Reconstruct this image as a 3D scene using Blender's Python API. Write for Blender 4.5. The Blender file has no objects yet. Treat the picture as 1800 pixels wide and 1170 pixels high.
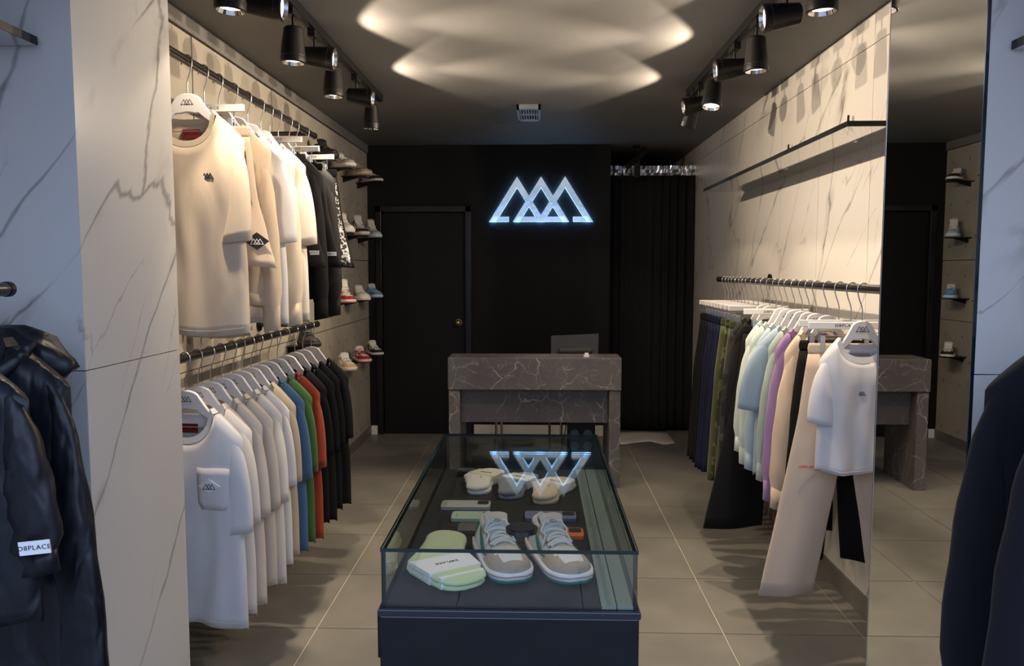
import bpy, bmesh, math, random
from mathutils import Vector, Matrix, noise
random.seed(7)
PI = math.pi
C = bpy.context.scene.collection
SC = bpy.context.scene

# ------------------------------------------------------------------ camera
CAM_H = 1.6
cam_d = bpy.data.cameras.new('camera'); cam_d.sensor_width = 36; cam_d.lens = 1400 / 1800 * 36
cam_d.clip_start = 0.02
cam = bpy.data.objects.new('camera', cam_d); C.objects.link(cam); SC.camera = cam
_p, _a = math.radians(4.696), math.radians(1.794)
_F = Vector((-math.sin(_a) * math.cos(_p), math.cos(_a) * math.cos(_p), -math.sin(_p)))
_R = Vector((math.cos(_a), math.sin(_a), 0)); _U = _R.cross(_F)
cam.matrix_world = Matrix(((_R.x, _U.x, -_F.x, 0), (_R.y, _U.y, -_F.y, 0), (_R.z, _U.z, -_F.z, CAM_H), (0, 0, 0, 1)))

# ------------------------------------------------------------------ daylight and exposure
W = bpy.data.worlds.new('sky'); SC.world = W; W.use_nodes = True
W.node_tree.nodes['Background'].inputs[0].default_value = (0.53, 0.67, 1.0, 1)
W.node_tree.nodes['Background'].inputs[1].default_value = 2.1
SC.view_settings.view_transform = 'Standard'
SC.view_settings.look = 'None'
SC.view_settings.gamma = 1
SC.view_settings.use_curve_mapping = False
SC.view_settings.exposure = 0.92
WARM = (1.0, 0.81, 0.60)
P_WALL_CORE, P_WALL_SPILL = 60.0, 17.0      # heads aimed across at the opposite wall
P_DOWN_CORE, P_DOWN_SPILL = 34.0, 10.0      # heads aimed down at the rails

# ------------------------------------------------------------------ room sizes
XL, XR, YB, CZ = -1.6, 1.51, 7.53, 2.74
PXL, PXR, PY0, PY1 = -1.16, 1.085, 2.0, 2.54
YF = 0.3          # the open shop front
YR = 9.0           # back of the curtained recess

# ------------------------------------------------------------------ materials
MATS = {}
def pmat(name, col, rough=0.6, metal=0.0, spec=0.5, bump=None, var=None, emis=None, sheen=0, coat=0):
    """principled material; bump=(scale,strength), var=(scale,amount) mottles the colour"""
    if name in MATS: return MATS[name]
    m = bpy.data.materials.new(name); m.use_nodes = True
    nt = m.node_tree; b = nt.nodes['Principled BSDF']
    b.inputs['Base Color'].default_value = (*col, 1); b.inputs['Roughness'].default_value = rough
    b.inputs['Metallic'].default_value = metal; b.inputs['Specular IOR Level'].default_value = spec
    if sheen: b.inputs['Sheen Weight'].default_value = sheen
    if coat: b.inputs['Coat Weight'].default_value = coat
    tc = nt.nodes.new('ShaderNodeTexCoord')
    if var:
        n = nt.nodes.new('ShaderNodeTexNoise'); n.inputs['Scale'].default_value = var[0]; n.inputs['Detail'].default_value = 5
        nt.links.new(tc.outputs['Object'], n.inputs['Vector'])
        r = nt.nodes.new('ShaderNodeMapRange'); r.inputs[1].default_value = .3; r.inputs[2].default_value = .7
        r.inputs[3].default_value = 1 - var[1]; r.inputs[4].default_value = 1 + var[1]
        nt.links.new(n.outputs['Fac'], r.inputs[0])
        mx = nt.nodes.new('ShaderNodeVectorMath'); mx.operation = 'SCALE'; mx.inputs[0].default_value = col
        nt.links.new(r.outputs[0], mx.inputs['Scale']); nt.links.new(mx.outputs[0], b.inputs['Base Color'])
    if bump:
        n = nt.nodes.new('ShaderNodeTexNoise'); n.inputs['Scale'].default_value = bump[0]; n.inputs['Detail'].default_value = 4
        nt.links.new(tc.outputs['Object'], n.inputs['Vector'])
        u = nt.nodes.new('ShaderNodeBump'); u.inputs['Strength'].default_value = bump[1]; u.inputs['Distance'].default_value = .004
        nt.links.new(n.outputs['Fac'], u.inputs['Height']); nt.links.new(u.outputs[0], b.inputs['Normal'])
    if emis:
        b.inputs['Emission Color'].default_value = (*emis[0], 1); b.inputs['Emission Strength'].default_value = emis[1]
    MATS[name] = m
    return m

def math_node(nt, op, a, b=None, clamp=False):
    n = nt.nodes.new('ShaderNodeMath'); n.operation = op; n.use_clamp = clamp
    for i, v in enumerate((a, b)):
        if v is None: continue
        if isinstance(v, (int, float)): n.inputs[i].default_value = v
        else: nt.links.new(v, n.inputs[i])
    return n.outputs[0]

def marble(name, A, B, base, vein, off):
    m = bpy.data.materials.new(name); m.use_nodes = True; nt = m.node_tree; bs = nt.nodes['Principled BSDF']
    bs.inputs['Roughness'].default_value = .28
    g = nt.nodes.new('ShaderNodeNewGeometry'); pos = g.outputs['Position']
    def dot(v):
        n = nt.nodes.new('ShaderNodeVectorMath'); n.operation = 'DOT_PRODUCT'; n.inputs[1].default_value = v
        nt.links.new(pos, n.inputs[0]); return n.outputs['Value']
    al, ac = dot(A), dot(B)
    def vec(x, y, z):
        c = nt.nodes.new('ShaderNodeCombineXYZ')
        nt.links.new(math_node(nt, 'ADD', math_node(nt, 'MULTIPLY', al, x[0]), x[1]), c.inputs[0])
        nt.links.new(math_node(nt, 'ADD', math_node(nt, 'MULTIPLY', ac, y[0]), y[1]), c.inputs[1])
        c.inputs[2].default_value = z; return c.outputs[0]
    def noi(v, s, det, dist=0, rough=.55):
        n = nt.nodes.new('ShaderNodeTexNoise'); n.inputs['Scale'].default_value = s; n.inputs['Detail'].default_value = det
        n.inputs['Distortion'].default_value = dist; n.inputs['Roughness'].default_value = rough
        nt.links.new(v, n.inputs['Vector']); return n.outputs['Fac']
    def veins(v, s, w, det, dist):
        n = noi(v, s, det, dist)
        d = math_node(nt, 'ABSOLUTE', math_node(nt, 'SUBTRACT', n, .5))
        r = nt.nodes.new('ShaderNodeMapRange'); r.interpolation_type = 'SMOOTHSTEP'
        r.inputs[1].default_value = 0; r.inputs[2].default_value = w; r.inputs[3].default_value = 1; r.inputs[4].default_value = 0
        nt.links.new(d, r.inputs[0]); return r.outputs[0]
    def gate(n, a, b):
        r = nt.nodes.new('ShaderNodeMapRange'); r.interpolation_type = 'SMOOTHSTEP'
        r.inputs[1].default_value = a; r.inputs[2].default_value = b; nt.links.new(n, r.inputs[0]); return r.outputs[0]
    def cracks(kx, ky, o_, sc_, w, warp, wsc):
        base_v = vec((kx, o_), (ky, o_ * 1.7), 0)
        nz = nt.nodes.new('ShaderNodeTexNoise'); nz.inputs['Scale'].default_value = wsc; nz.inputs['Detail'].default_value = 5; nt.links.new(base_v, nz.inputs['Vector'])
        su = nt.nodes.new('ShaderNodeVectorMath'); su.operation = 'SUBTRACT'; su.inputs[1].default_value = (.5, .5, .5); nt.links.new(nz.outputs['Color'], su.inputs[0])
        sl_ = nt.nodes.new('ShaderNodeVectorMath'); sl_.operation = 'SCALE'; sl_.inputs['Scale'].default_value = warp; nt.links.new(su.outputs[0], sl_.inputs[0])
        ad = nt.nodes.new('ShaderNodeVectorMath'); nt.links.new(base_v, ad.inputs[0]); nt.links.new(sl_.outputs[0], ad.inputs[1])
        v_ = nt.nodes.new('ShaderNodeTexVoronoi'); v_.feature = 'DISTANCE_TO_EDGE'; v_.voronoi_dimensions = '2D'; v_.inputs['Scale'].default_value = sc_
        nt.links.new(ad.outputs[0], v_.inputs['Vector']); return v_.outputs['Distance']
    def line(d, w):
        r = nt.nodes.new('ShaderNodeMapRange'); r.interpolation_type = 'SMOOTHSTEP'
        r.inputs[1].default_value = 0; r.inputs[2].default_value = w; r.inputs[3].default_value = 1; r.inputs[4].default_value = 0
        nt.links.new(d, r.inputs[0]); return r.outputs[0]
    d1 = cracks(.42, 1.5, off, 1.35, 0, .32, 3.0); d2 = cracks(.5, 2.1, off + 3, 2.0, 0, .30, 3.5)
    g1 = gate(noi(vec((1, 3), (1.6, 9), 4), 1.5, 3), .38, .52); g2 = gate(noi(vec((1, 7), (1.6, 1), 8), 1.7, 3), .50, .60); g3 = gate(noi(vec((2, 5), (3, 2), 3), 2.2, 4), .52, .68)
    tot = math_node(nt, 'ADD', math_node(nt, 'MULTIPLY', math_node(nt, 'MULTIPLY', line(d1, .016), g1), .72), math_node(nt, 'MULTIPLY', math_node(nt, 'MULTIPLY', line(d2, .014), g2), .5))
    tot = math_node(nt, 'ADD', tot, math_node(nt, 'MULTIPLY', math_node(nt, 'MULTIPLY', line(d1, .075), g3), .38), True)
    cl = noi(vec((1, 0), (1, 0), 2), 2.5, 4)
    cr = nt.nodes.new('ShaderNodeMix'); cr.data_type = 'RGBA'
    cr.inputs[6].default_value = (*[c * .93 for c in base], 1); cr.inputs[7].default_value = (*base, 1); nt.links.new(cl, cr.inputs[0])
    mx = nt.nodes.new('ShaderNodeMix'); mx.data_type = 'RGBA'
    nt.links.new(tot, mx.inputs[0]); nt.links.new(cr.outputs[2], mx.inputs[6]); mx.inputs[7].default_value = (*vein, 1)
    nt.links.new(mx.outputs[2], bs.inputs['Base Color'])
    MATS[name] = m; return m

M_MARL = marble('white_marble_left', (.45, .45, .77), (.83, .83, -.62), (.50, .485, .46), (.15, .14, .13), .7)
M_MARR = marble('white_marble_right', (.45, -.45, .77), (.83, -.83, -.62), (.64, .61, .57), (.20, .18, .16), 4.2)

def dark_marble():
    m = bpy.data.materials.new('dark_marble'); m.use_nodes = True; nt = m.node_tree; bs = nt.nodes['Principled BSDF']
    bs.inputs['Roughness'].default_value = .35
    g = nt.nodes.new('ShaderNodeTexCoord')
    n = nt.nodes.new('ShaderNodeTexNoise'); n.inputs['Scale'].default_value = 3.2; n.inputs['Detail'].default_value = 5
    nt.links.new(g.outputs['Object'], n.inputs['Vector'])
    ad = nt.nodes.new('ShaderNodeMix'); ad.data_type = 'VECTOR'; ad.inputs[0].default_value = .22
    nt.links.new(g.outputs['Object'], ad.inputs[4]); nt.links.new(n.outputs['Color'], ad.inputs[5])
    tot = None
    for sc_, w, k in ((6.5, .022, .75), (15, .03, .35)):
        v = nt.nodes.new('ShaderNodeTexVoronoi'); v.feature = 'DISTANCE_TO_EDGE'; v.inputs['Scale'].default_value = sc_
        nt.links.new(ad.outputs[1], v.inputs['Vector'])
        r = nt.nodes.new('ShaderNodeMapRange'); r.inputs[2].default_value = w; r.inputs[3].default_value = 1; r.inputs[4].default_value = 0
        nt.links.new(v.outputs['Distance'], r.inputs[0])
        q = nt.nodes.new('ShaderNodeTexNoise'); q.inputs['Scale'].default_value = sc_ * .8; nt.links.new(g.outputs['Object'], q.inputs['Vector'])
        gt = nt.nodes.new('ShaderNodeMapRange'); gt.inputs[1].default_value = .42; gt.inputs[2].default_value = .62
        nt.links.new(q.outputs['Fac'], gt.inputs[0])
        t = math_node(nt, 'MULTIPLY', math_node(nt, 'MULTIPLY', r.outputs[0], gt.outputs[0]), k)
        tot = t if tot is None else math_node(nt, 'ADD', tot, t, True)
    mx = nt.nodes.new('ShaderNodeMix'); mx.data_type = 'RGBA'
    cr = nt.nodes.new('ShaderNodeMix'); cr.data_type = 'RGBA'
    cr.inputs[6].default_value = (.062, .056, .058, 1); cr.inputs[7].default_value = (.13, .118, .115, 1)
    nt.links.new(n.outputs['Fac'], cr.inputs[0])
    nt.links.new(tot, mx.inputs[0]); nt.links.new(cr.outputs[2], mx.inputs[6]); mx.inputs[7].default_value = (.48, .45, .43, 1)
    nt.links.new(mx.outputs[2], bs.inputs['Base Color'])
    MATS['dark_marble'] = m; return m
M_DMAR = dark_marble()

def glass_mat(name, tint, rough=0.0):
    m = bpy.data.materials.new(name); m.use_nodes = True; nt = m.node_tree
    for n in list(nt.nodes): nt.nodes.remove(n)
    o = nt.nodes.new('ShaderNodeOutputMaterial'); t = nt.nodes.new('ShaderNodeBsdfTransparent'); t.inputs[0].default_value = (*tint, 1)
    g = nt.nodes.new('ShaderNodeBsdfGlossy'); g.inputs['Roughness'].default_value = rough
    f = nt.nodes.new('ShaderNodeFresnel')
    ge = nt.nodes.new('ShaderNodeNewGeometry'); io = nt.nodes.new('ShaderNodeMapRange'); io.inputs[3].default_value = 1.5; io.inputs[4].default_value = 1 / 1.5
    nt.links.new(ge.outputs['Backfacing'], io.inputs[0]); nt.links.new(io.outputs[0], f.inputs[0])
    mx = nt.nodes.new('ShaderNodeMixShader')
    nt.links.new(f.outputs[0], mx.inputs[0]); nt.links.new(t.outputs[0], mx.inputs[1]); nt.links.new(g.outputs[0], mx.inputs[2])
    nt.links.new(mx.outputs[0], o.inputs[0]); return m
M_GLASS = glass_mat('clear_glass', (.95, .97, .96))
M_GEDGE = pmat('glass_edge', (.006, .016, .018), .12)
M_CEIL = pmat('ceiling_paint', (.150, .146, .144), .55, bump=(30, .12), var=(3, .06))
M_BLACKW = pmat('black_wall_paint', (.0065, .0063, .0068), .62, spec=.25, bump=(260, .35), var=(40, .12))
M_BLACK = pmat('black_satin', (.006, .006, .0065), .36, spec=.3)
M_BLKGLOSS = pmat('black_gloss_panel', (.004, .0045, .007), .08, spec=.4, var=(20, .1))
M_CONC = pmat('concrete_panel', (.36, .325, .27), .75, bump=(55, .25), var=(4, .10))
M_GREYTRIM = pmat('grey_trim', (.16, .15, .14), .7)
M_SKIRT = pmat('grey_skirting', (.15, .135, .12), .5, var=(9, .12))
M_TILE = pmat('floor_tile', (.178, .170, .150), .42, bump=(14, .10), var=(3.2, .16))
M_GROUT = pmat('floor_grout', (.46, .41, .34), .8)
M_WHITEP = pmat('white_gloss_paint', (.78, .76, .74), .35)
M_STEEL = pmat('brushed_steel', (.52, .50, .48), .28, 1)
M_RAIL = pmat('dark_rail_steel', (.10, .088, .08), .28, .9)
M_MIRROR = pmat('mirror_silver', (.86, .88, .88), 0.0, 1)
M_SHELFMIR = pmat('shelf_gloss_underside', (.62, .62, .63), .03, 1)
M_GOLD = pmat('brass', (.75, .58, .32), .22, 1)
M_CURT = pmat('black_curtain', (.006, .006, .008), .9, bump=(300, .3))
M_FOIL = pmat('silver_foil', (.62, .65, .70), .25, 1)
M_INK = pmat('black_ink', (.006, .006, .007), .5)
M_RED = pmat('red_label', (.15, .006, .010), .6)
M_WHITE = pmat('white_print', (.75, .75, .76), .6)
M_CLIP = pmat('clip_steel', (.42, .47, .55), .3, .7)
M_PAVE = pmat('street_paving', (.20, .205, .215), .6, var=(3, .15))
def cloth(name, col, rough=.85, sheen=.25, bump=(260, .10), var=(7, .03), wr=.15):
    if 'cloth_' + name in MATS: return MATS['cloth_' + name]
    m = pmat('cloth_' + name, col, rough, spec=.25, bump=bump, var=var, sheen=sheen)
    wrinkle(m, wr)
    return m
def wrinkle(m, st_, sc_=(7, 7, 3.0)):
    nt = m.node_tree; b = nt.nodes['Principled BSDF']
    tc = nt.nodes.new('ShaderNodeTexCoord'); mp = nt.nodes.new('ShaderNodeMapping'); mp.inputs['Scale'].default_value = sc_
    oi = nt.nodes.new('ShaderNodeObjectInfo'); nt.links.new(tc.outputs['Object'], mp.inputs['Vector']); nt.links.new(oi.outputs['Random'], mp.inputs['Location'])
    n = nt.nodes.new('ShaderNodeTexNoise'); n.inputs['Scale'].default_value = 1; n.inputs['Detail'].default_value = 2; n.inputs['Distortion'].default_value = .5
    nt.links.new(mp.outputs[0], n.inputs['Vector'])
    u = nt.nodes.new('ShaderNodeBump'); u.inputs['Strength'].default_value = st_; u.inputs['Distance'].default_value = .03
    nt.links.new(n.outputs['Fac'], u.inputs['Height'])
    old = b.inputs['Normal'].links
    if old: nt.links.new(old[0].from_socket, u.inputs['Normal'])
    nt.links.new(u.outputs[0], b.inputs['Normal'])

# ------------------------------------------------------------------ mesh helpers
class MB:
    def __init__(s): s.v = []; s.f = []; s.m = []
    def quadgrid(s, rows, mi=0, closed=False, flip=False):
        """rows: list of equal-length point lists"""
        b = len(s.v); n = len(rows[0])
        for r in rows: s.v += [tuple(p) for p in r]
        for i in range(len(rows) - 1):
            for j in range(n if closed else n - 1):
                k = (j + 1) % n
                q = (b + i * n + j, b + i * n + k, b + (i + 1) * n + k, b + (i + 1) * n + j)
                s.f.append(q[::-1] if flip else q); s.m.append(mi(i, j) if callable(mi) else mi)
        return b
    def cap(s, ring, mi=0, flip=False):
        b = len(s.v); s.v += [tuple(p) for p in ring]
        q = tuple(range(b, b + len(ring))); s.f.append(q[::-1] if flip else q); s.m.append(mi)
    def box(s, x0, x1, y0, y1, z0, z1, mi=0):
        b = len(s.v)
        s.v += [(x, y, z) for z in (z0, z1) for y in (y0, y1) for x in (x0, x1)]
        for q in ((0, 2, 3, 1), (4, 5, 7, 6), (0, 1, 5, 4), (2, 6, 7, 3), (0, 4, 6, 2), (1, 3, 7, 5)):
            s.f.append(tuple(b + k for k in q)); s.m.append(mi)
    def cyl(s, p0, p1, r0, r1=None, n=16, mi=0, caps=True):
        r1 = r0 if r1 is None else r1
        p0, p1 = Vector(p0), Vector(p1); d = (p1 - p0).normalized()
        a = d.orthogonal().normalized(); c = d.cross(a)
        R = [[p + (a * math.cos(2 * PI * k / n) + c * math.sin(2 * PI * k / n)) * r for k in range(n)] for p, r in ((p0, r0), (p1, r1))]
        s.quadgrid(R, mi, True)
        if caps: s.cap(R[0], mi, True); s.cap(R[1], mi)
    def tube(s, path, r, n=6, mi=0, caps=True):
        path = [Vector(p) for p in path]; rows = []; up = None
        for i, p in enumerate(path):
            d = (path[min(i + 1, len(path) - 1)] - path[max(i - 1, 0)]).normalized()
            if up is None: up = d.orthogonal().normalized()
            up = (up - d * up.dot(d)).normalized(); c = d.cross(up)
            rr = r[i] if isinstance(r, (list, tuple)) else r
            rows.append([p + (up * math.cos(2 * PI * k / n) + c * math.sin(2 * PI * k / n)) * rr for k in range(n)])
        s.quadgrid(rows, mi, True)
        if caps: s.cap(rows[0], mi, True); s.cap(rows[-1], mi)
    def prism(s, pts, y0, y1, mi=0, holes=False):
        """2-D outline (x,z) extruded along y"""
        a = [(x, y0, z) for x, z in pts]; b = [(x, y1, z) for x, z in pts]
        s.quadgrid([a, b], mi, True); s.cap(a, mi, True); s.cap(b, mi)
    def slab(s, pts, z0, z1, mi=0):
        a = [(x, y, z0) for x, y in pts]; b = [(x, y, z1) for x, y in pts]
        s.quadgrid([a, b], mi, True); s.cap(a, mi, True); s.cap(b, mi)
    def build(s, name, mats, parent=None, smooth=False, solid=0, fix=True, bevel=0, weld=False):
        me = bpy.data.meshes.new(name); me.from_pydata(s.v, [], s.f)
        if not isinstance(mats, (list, tuple)): mats = [mats]
        for m in mats: me.materials.append(m)
        me.polygons.foreach_set('material_index', s.m)
        if smooth: me.polygons.foreach_set('use_smooth', [True] * len(s.f))
        if fix or weld:
            bm = bmesh.new(); bm.from_mesh(me)
            if weld: bmesh.ops.remove_doubles(bm, verts=bm.verts, dist=1e-5)
            if fix: bmesh.ops.recalc_face_normals(bm, faces=bm.faces)
            bm.to_mesh(me); bm.free()
        me.update()
        o = bpy.data.objects.new(name, me); C.objects.link(o)
        if parent: o.parent = parent
        if solid:
            md = o.modifiers.new('thickness', 'SOLIDIFY'); md.thickness = solid; md.offset = 0
        if bevel:
            md = o.modifiers.new('bevel', 'BEVEL'); md.width = bevel; md.segments = 2; md.limit_method = 'ANGLE'
        if smooth and not weld: pass
        return o

def thing(name, label, cat, loc=(0, 0, 0), rz=0, group=None):
    o = bpy.data.objects.new(name, None); C.objects.link(o); o.empty_display_size = .05
    o.location = loc; o.rotation_euler = (0, 0, rz); o['label'] = label; o['category'] = cat
    if group: o['group'] = group
    return o
def tag(o, label, cat, group=None):
    o['label'] = label; o['category'] = cat
    if group: o['group'] = group
    return o
def struct(o, label=None, cat=None):
    o['kind'] = 'structure'
    if label: o['label'] = label
    if cat: o['category'] = cat
    return o
def share(o, loc, parent, rz=None):
    c = o.copy(); C.objects.link(c); c.parent = parent; c.location = loc
    if rz is not None: c.rotation_euler = (0, 0, rz)
    return c
def text_obj(txt, size, mat, parent, loc, rot, name='lettering', extrude=.0004, sx=1.0):
    cu = bpy.data.curves.new('tmp', 'FONT'); cu.body = txt; cu.size = size; cu.extrude = extrude
    cu.align_x = 'CENTER'; cu.align_y = 'CENTER'; cu.space_character = 1.15
    t = bpy.data.objects.new('tmp', cu); C.objects.link(t)
    dg = bpy.context.evaluated_depsgraph_get(); dg.update()
    me = bpy.data.meshes.new_from_object(t.evaluated_get(dg)); me.name = name
    bpy.data.objects.remove(t); bpy.data.curves.remove(cu)
    me.materials.clear(); me.materials.append(mat)
    o = bpy.data.objects.new(name, me); C.objects.link(o); o.parent = parent; o.location = loc; o.rotation_euler = rot; o.scale = (sx, 1, 1)
    return o

# mountain emblem: three interlaced triangles; strips are (x,z) polygons in a box about 1.0 wide, 0.43 high
def emblem_strips(st=.075):
    H_, hw = .43, .27
    def leg(ax, side, z0=0, z1=None):
        dx = side * hw / H_          # outer edge slope
        ex = st * 1.18
        o0 = (ax + side * hw, 0); o1 = (ax, H_)
        i0 = (ax + side * (hw - ex), 0); i1 = (ax, H_ - ex * H_ / hw)
        return [o0, o1, i1, i0]
    out = []
    cx = (-.23, 0, .23)
    for k, c in enumerate(cx):
        g = [leg(c, -1), leg(c, 1)]
        b = .048
        if k == 0: g.append([(c - hw + .02, 0), (c - hw + .19, 0), (c - hw + .19, b), (c - hw + .05, b)])
        elif k == 1: g.append([(-hw + .02, 0), (hw - .02, 0), (hw - .05, b), (-hw + .05, b)])
        else: g.append([(c + hw - .19, 0), (c + hw - .02, 0), (c + hw - .05, b), (c + hw - .19, b)])
        out.append(g)
    return out
EMB = emblem_strips(.056)
EMB_THIN = emblem_strips(.034)
def emblem(name, width, mat, parent, loc, rz=0, depth=.0012, tilt=0, thin=True):
    mb = MB()
    for g in (EMB_THIN if thin else EMB):
        for poly in g: mb.prism([(x * width, (z - .2) * width) for x, z in poly], -depth, depth)
    o = mb.build(name, mat, parent); o.location = loc; o.rotation_euler = (tilt, 0, rz); return o

# ================================================================== THE ROOM
def wall_panels(root, mats, plane, pos, thick, us, zs, name, gap=.0025, holes=False, proud=None):
    """separate panels on a wall: plane 'x' (wall at X=pos, panels span Y) or 'y'"""
    for i in range(len(us) - 1):
        for k in range(len(zs) - 1):
            u0, u1, z0, z1 = us[i] + gap, us[i + 1] - gap, zs[k] + gap, zs[k + 1] - gap
            if u1 - u0 < .01 or z1 - z0 < .01: continue
            mb = MB(); t = thick + (random.uniform(0, .003) if holes else 0)
            s = 1 if thick > 0 else -1; t = thick + s * (random.uniform(0, .003) if holes else 0)
            a, b = sorted((pos, pos + t))
            if plane == 'x': mb.box(a, b, u0, u1, z0, z1)
            else: mb.box(u0, u1, a, b, z0, z1)
            if holes:
                for hu in (.22, .78):
                    for hz in ((.12, .5, .88) if z1 - z0 > .8 else (.25, .75)):
                        y, z = u0 + (u1 - u0) * hu, z0 + (z1 - z0) * hz
                        mb.cyl((pos + t - s * .004, y, z), (pos + t + s * .0025, y, z), .016, .013, 10, 1)
                        mb.cyl((pos + t, y, z), (pos + t + s * .0028, y, z), .007, .007, 8, 0)
            mb.build(name, mats, root)

def slab_obj(name, mats, *b):
    mb = MB(); mb.box(*b); return mb.build(name, mats)

# floor with its tiles
floor = struct(slab_obj('floor', M_GROUT, XL - .3, XR + .3, YF - .15, YR + .1, -.10, -.004))
tx = [-1.58 - .3 + .0] + [-1.577 + .6 * k for k in range(0, 6)]
tx = [-1.90, -1.577, -.977, -.377, .223, .823, 1.423, 1.81]
ty0 = 3.40 - .622 * 7
protos = {}
for i in range(len(tx) - 1):
    for k in range(17):
        y0 = ty0 + .622 * k
        if y0 > YR: continue
        w = tx[i + 1] - tx[i]
        key = round(w, 3)
        g = .0032
        if key not in protos:
            mb = MB(); mb.box(g, w - g, g, .622 - g, -.012, 0); protos[key] = o = mb.build('tile', M_TILE, floor)
            o.location = (tx[i], y0, 0)
        else: share(protos[key], (tx[i], y0, 0), floor)
street = struct(slab_obj('floor_street', M_PAVE, -9, 9, -14, YF - .15, -.14, -.03))
struct(slab_obj('wall_street_sky_block', pmat('sky_block_facade', (.20, .20, .21), .8, var=(1, .2)), -9, 9, -11, -10, -.14, 4.6))  # unseen facade opposite, added and sized to block low sky light

ceil = struct(slab_obj('ceiling', M_CEIL, XL - .3, XR + .3, YF, YR + .1, CZ, CZ + .12))

# left wall: concrete panels on a backing
wl = struct(slab_obj('wall_left', M_GREYTRIM, XL - .3, XL - .02, PY1 - .05, YB + .15, 0, CZ))
wall_panels(wl, [M_CONC, M_GREYTRIM], 'x', XL - .02, .02, [2.55, 3.15, 3.728, 4.285, 4.842, 5.40, 5.96, 6.49, 7.02, YB],
            [0, 1.125, 1.665, 2.665], 'panel', .003, True)
tr = struct(slab_obj('trim_1', M_GREYTRIM, XL - .02, XL + .014, PY1, YB, 2.668, CZ))
bl = struct(slab_obj('baseboard_left', M_SKIRT, XL - .02, XL + .013, PY1, YB - .002, 0, .085))
# right wall: marble slabs
wr = struct(slab_obj('wall_right', M_GREYTRIM, XR + .02, XR + .3, PY1 - .05, YR, 0, CZ))
wall_panels(wr, M_MARR, 'x', XR + .02, -.02, [2.36, 3.04, 3.71, 4.38, 5.05, 5.73, 6.41, 7.09, 7.77, 8.45, YR], [0, 1.31, 2.60, CZ], 'panel', .0015)
br = struct(slab_obj('baseboard_right', M_SKIRT, XR - .013, XR + .02, PY1, YR, 0, .10))
# back wall with the door opening
bw = MB(); DX0, DX1, DZ = -1.50, -.645, 2.15
bw.box(XL - .02, DX0, YB, YB + .14, 0, CZ); bw.box(DX0, DX1, YB, YB + .14, DZ, CZ); bw.box(DX1, .683, YB, YB + .14, 0, CZ); bw.box(DX0 - .1, DX1 + .1, YB + .14, YB + .18, 0, DZ + .1)  # last box: unseen slab added to stop sky leaking round the door
wb = struct(bw.build('wall_back', M_BLACKW))
wrec = struct(slab_obj('wall_recess', M_BLACKW, .55, XR + .3, YR, YR + .1, 0, CZ))
wrs = struct(slab_obj('wall_recess_side', M_BLACKW, .543, .60, YB + .14, YR, 0, CZ))
bb = MB(); bb.box(XL + .013, DX0 - .03, YB - .012, YB, 0, .085)
struct(bb.build('baseboard_back', M_WHITEP))
# door
d1 = bpy.data.objects.new('door_1', None); C.objects.link(d1); d1.location = (DX0, YB, 0); struct(d1)
DW = DX1 - DX0
mb = MB(); mb.box(.035, DW - .035, .03, .07, .008, DZ - .035); mb.build('door_leaf', pmat('door_paint', (.0055, .0053, .0055), .5, spec=.3, bump=(120, .4), var=(30, .15)), d1)
mb = MB()
mb.box(-.025, .030, -.018, .10, 0, DZ + .025); mb.box(DW - .030, DW + .025, -.018, .10, 0, DZ + .025); mb.box(-.025, DW + .025, -.018, .10, DZ - .03, DZ + .025)
mb.build('door_frame', pmat('door_frame_paint', (.010, .010, .012), .25), d1, bevel=.003)
mb = MB(); mb.cyl((DW - .10, .03, 1.08), (DW - .10, .022, 1.08), .032); mb.cyl((DW - .10, .03, 1.08), (DW - .10, -.02, 1.08), .011)
rows = []
for k in range(9):
    a = PI * k / 8; rows.append([(DW - .10 + .028 * math.sin(a) * math.cos(t * PI / 7) + 0, -.045 - .024 * math.cos(a), 1.08 + .028 * math.sin(a) * math.sin(t * PI / 7)) for t in range(14)])
mb.quadgrid(rows, 0, True); mb.build('door_knob', M_GOLD, d1, True)

# front zone: marble piers and outer walls
def pier(name, side):
    X = PXL if side < 0 else PXR
    Xo = XL - .32 if side < 0 else XR + .32
    m = M_MARL if side < 0 else M_MARR
    a, b = sorted((X - side * -.02 * 1, Xo)) if False else sorted((X + side * .02, Xo))
    core = struct(slab_obj(name, M_GREYTRIM, a, b, PY0 + .02, PY1, 0, CZ))
    # facing slabs on the room side
    wall_panels(core, m, 'x', X + side * .02, -side * .02, [PY0, PY1 + .0], [0, 1.335, 2.60, CZ], 'panel', .0012)
    us = [Xo, X] if side < 0 else [X, Xo]
    wall_panels(core, m, 'y', PY0 + .02, -.02, us, [0, 1.335, 2.60, CZ], 'panel', .0012)
    return core
pier('wall_pier_left', -1); pier('wall_pier_right', 1)
wfl = struct(slab_obj('wall_front_left', M_GREYTRIM, XL - .32, XL - .02, YF, PY0 + .018, 0, CZ))
wall_panels(wfl, M_MARL, 'x', XL - .02, .02, [YF, 1.1, PY0], [0, 1.335, 2.60, CZ], 'panel', .0012)
wfr = struct(slab_obj('wall_front_right', M_GREYTRIM, XR + .02, XR + .32, YF, PY0 + .018, 0, CZ))
wall_panels(wfr, M_MARR, 'x', XR + .02, -.02, [YF, 1.1, PY0], [0, 1.335, 2.60, CZ], 'panel', .0012)
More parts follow.
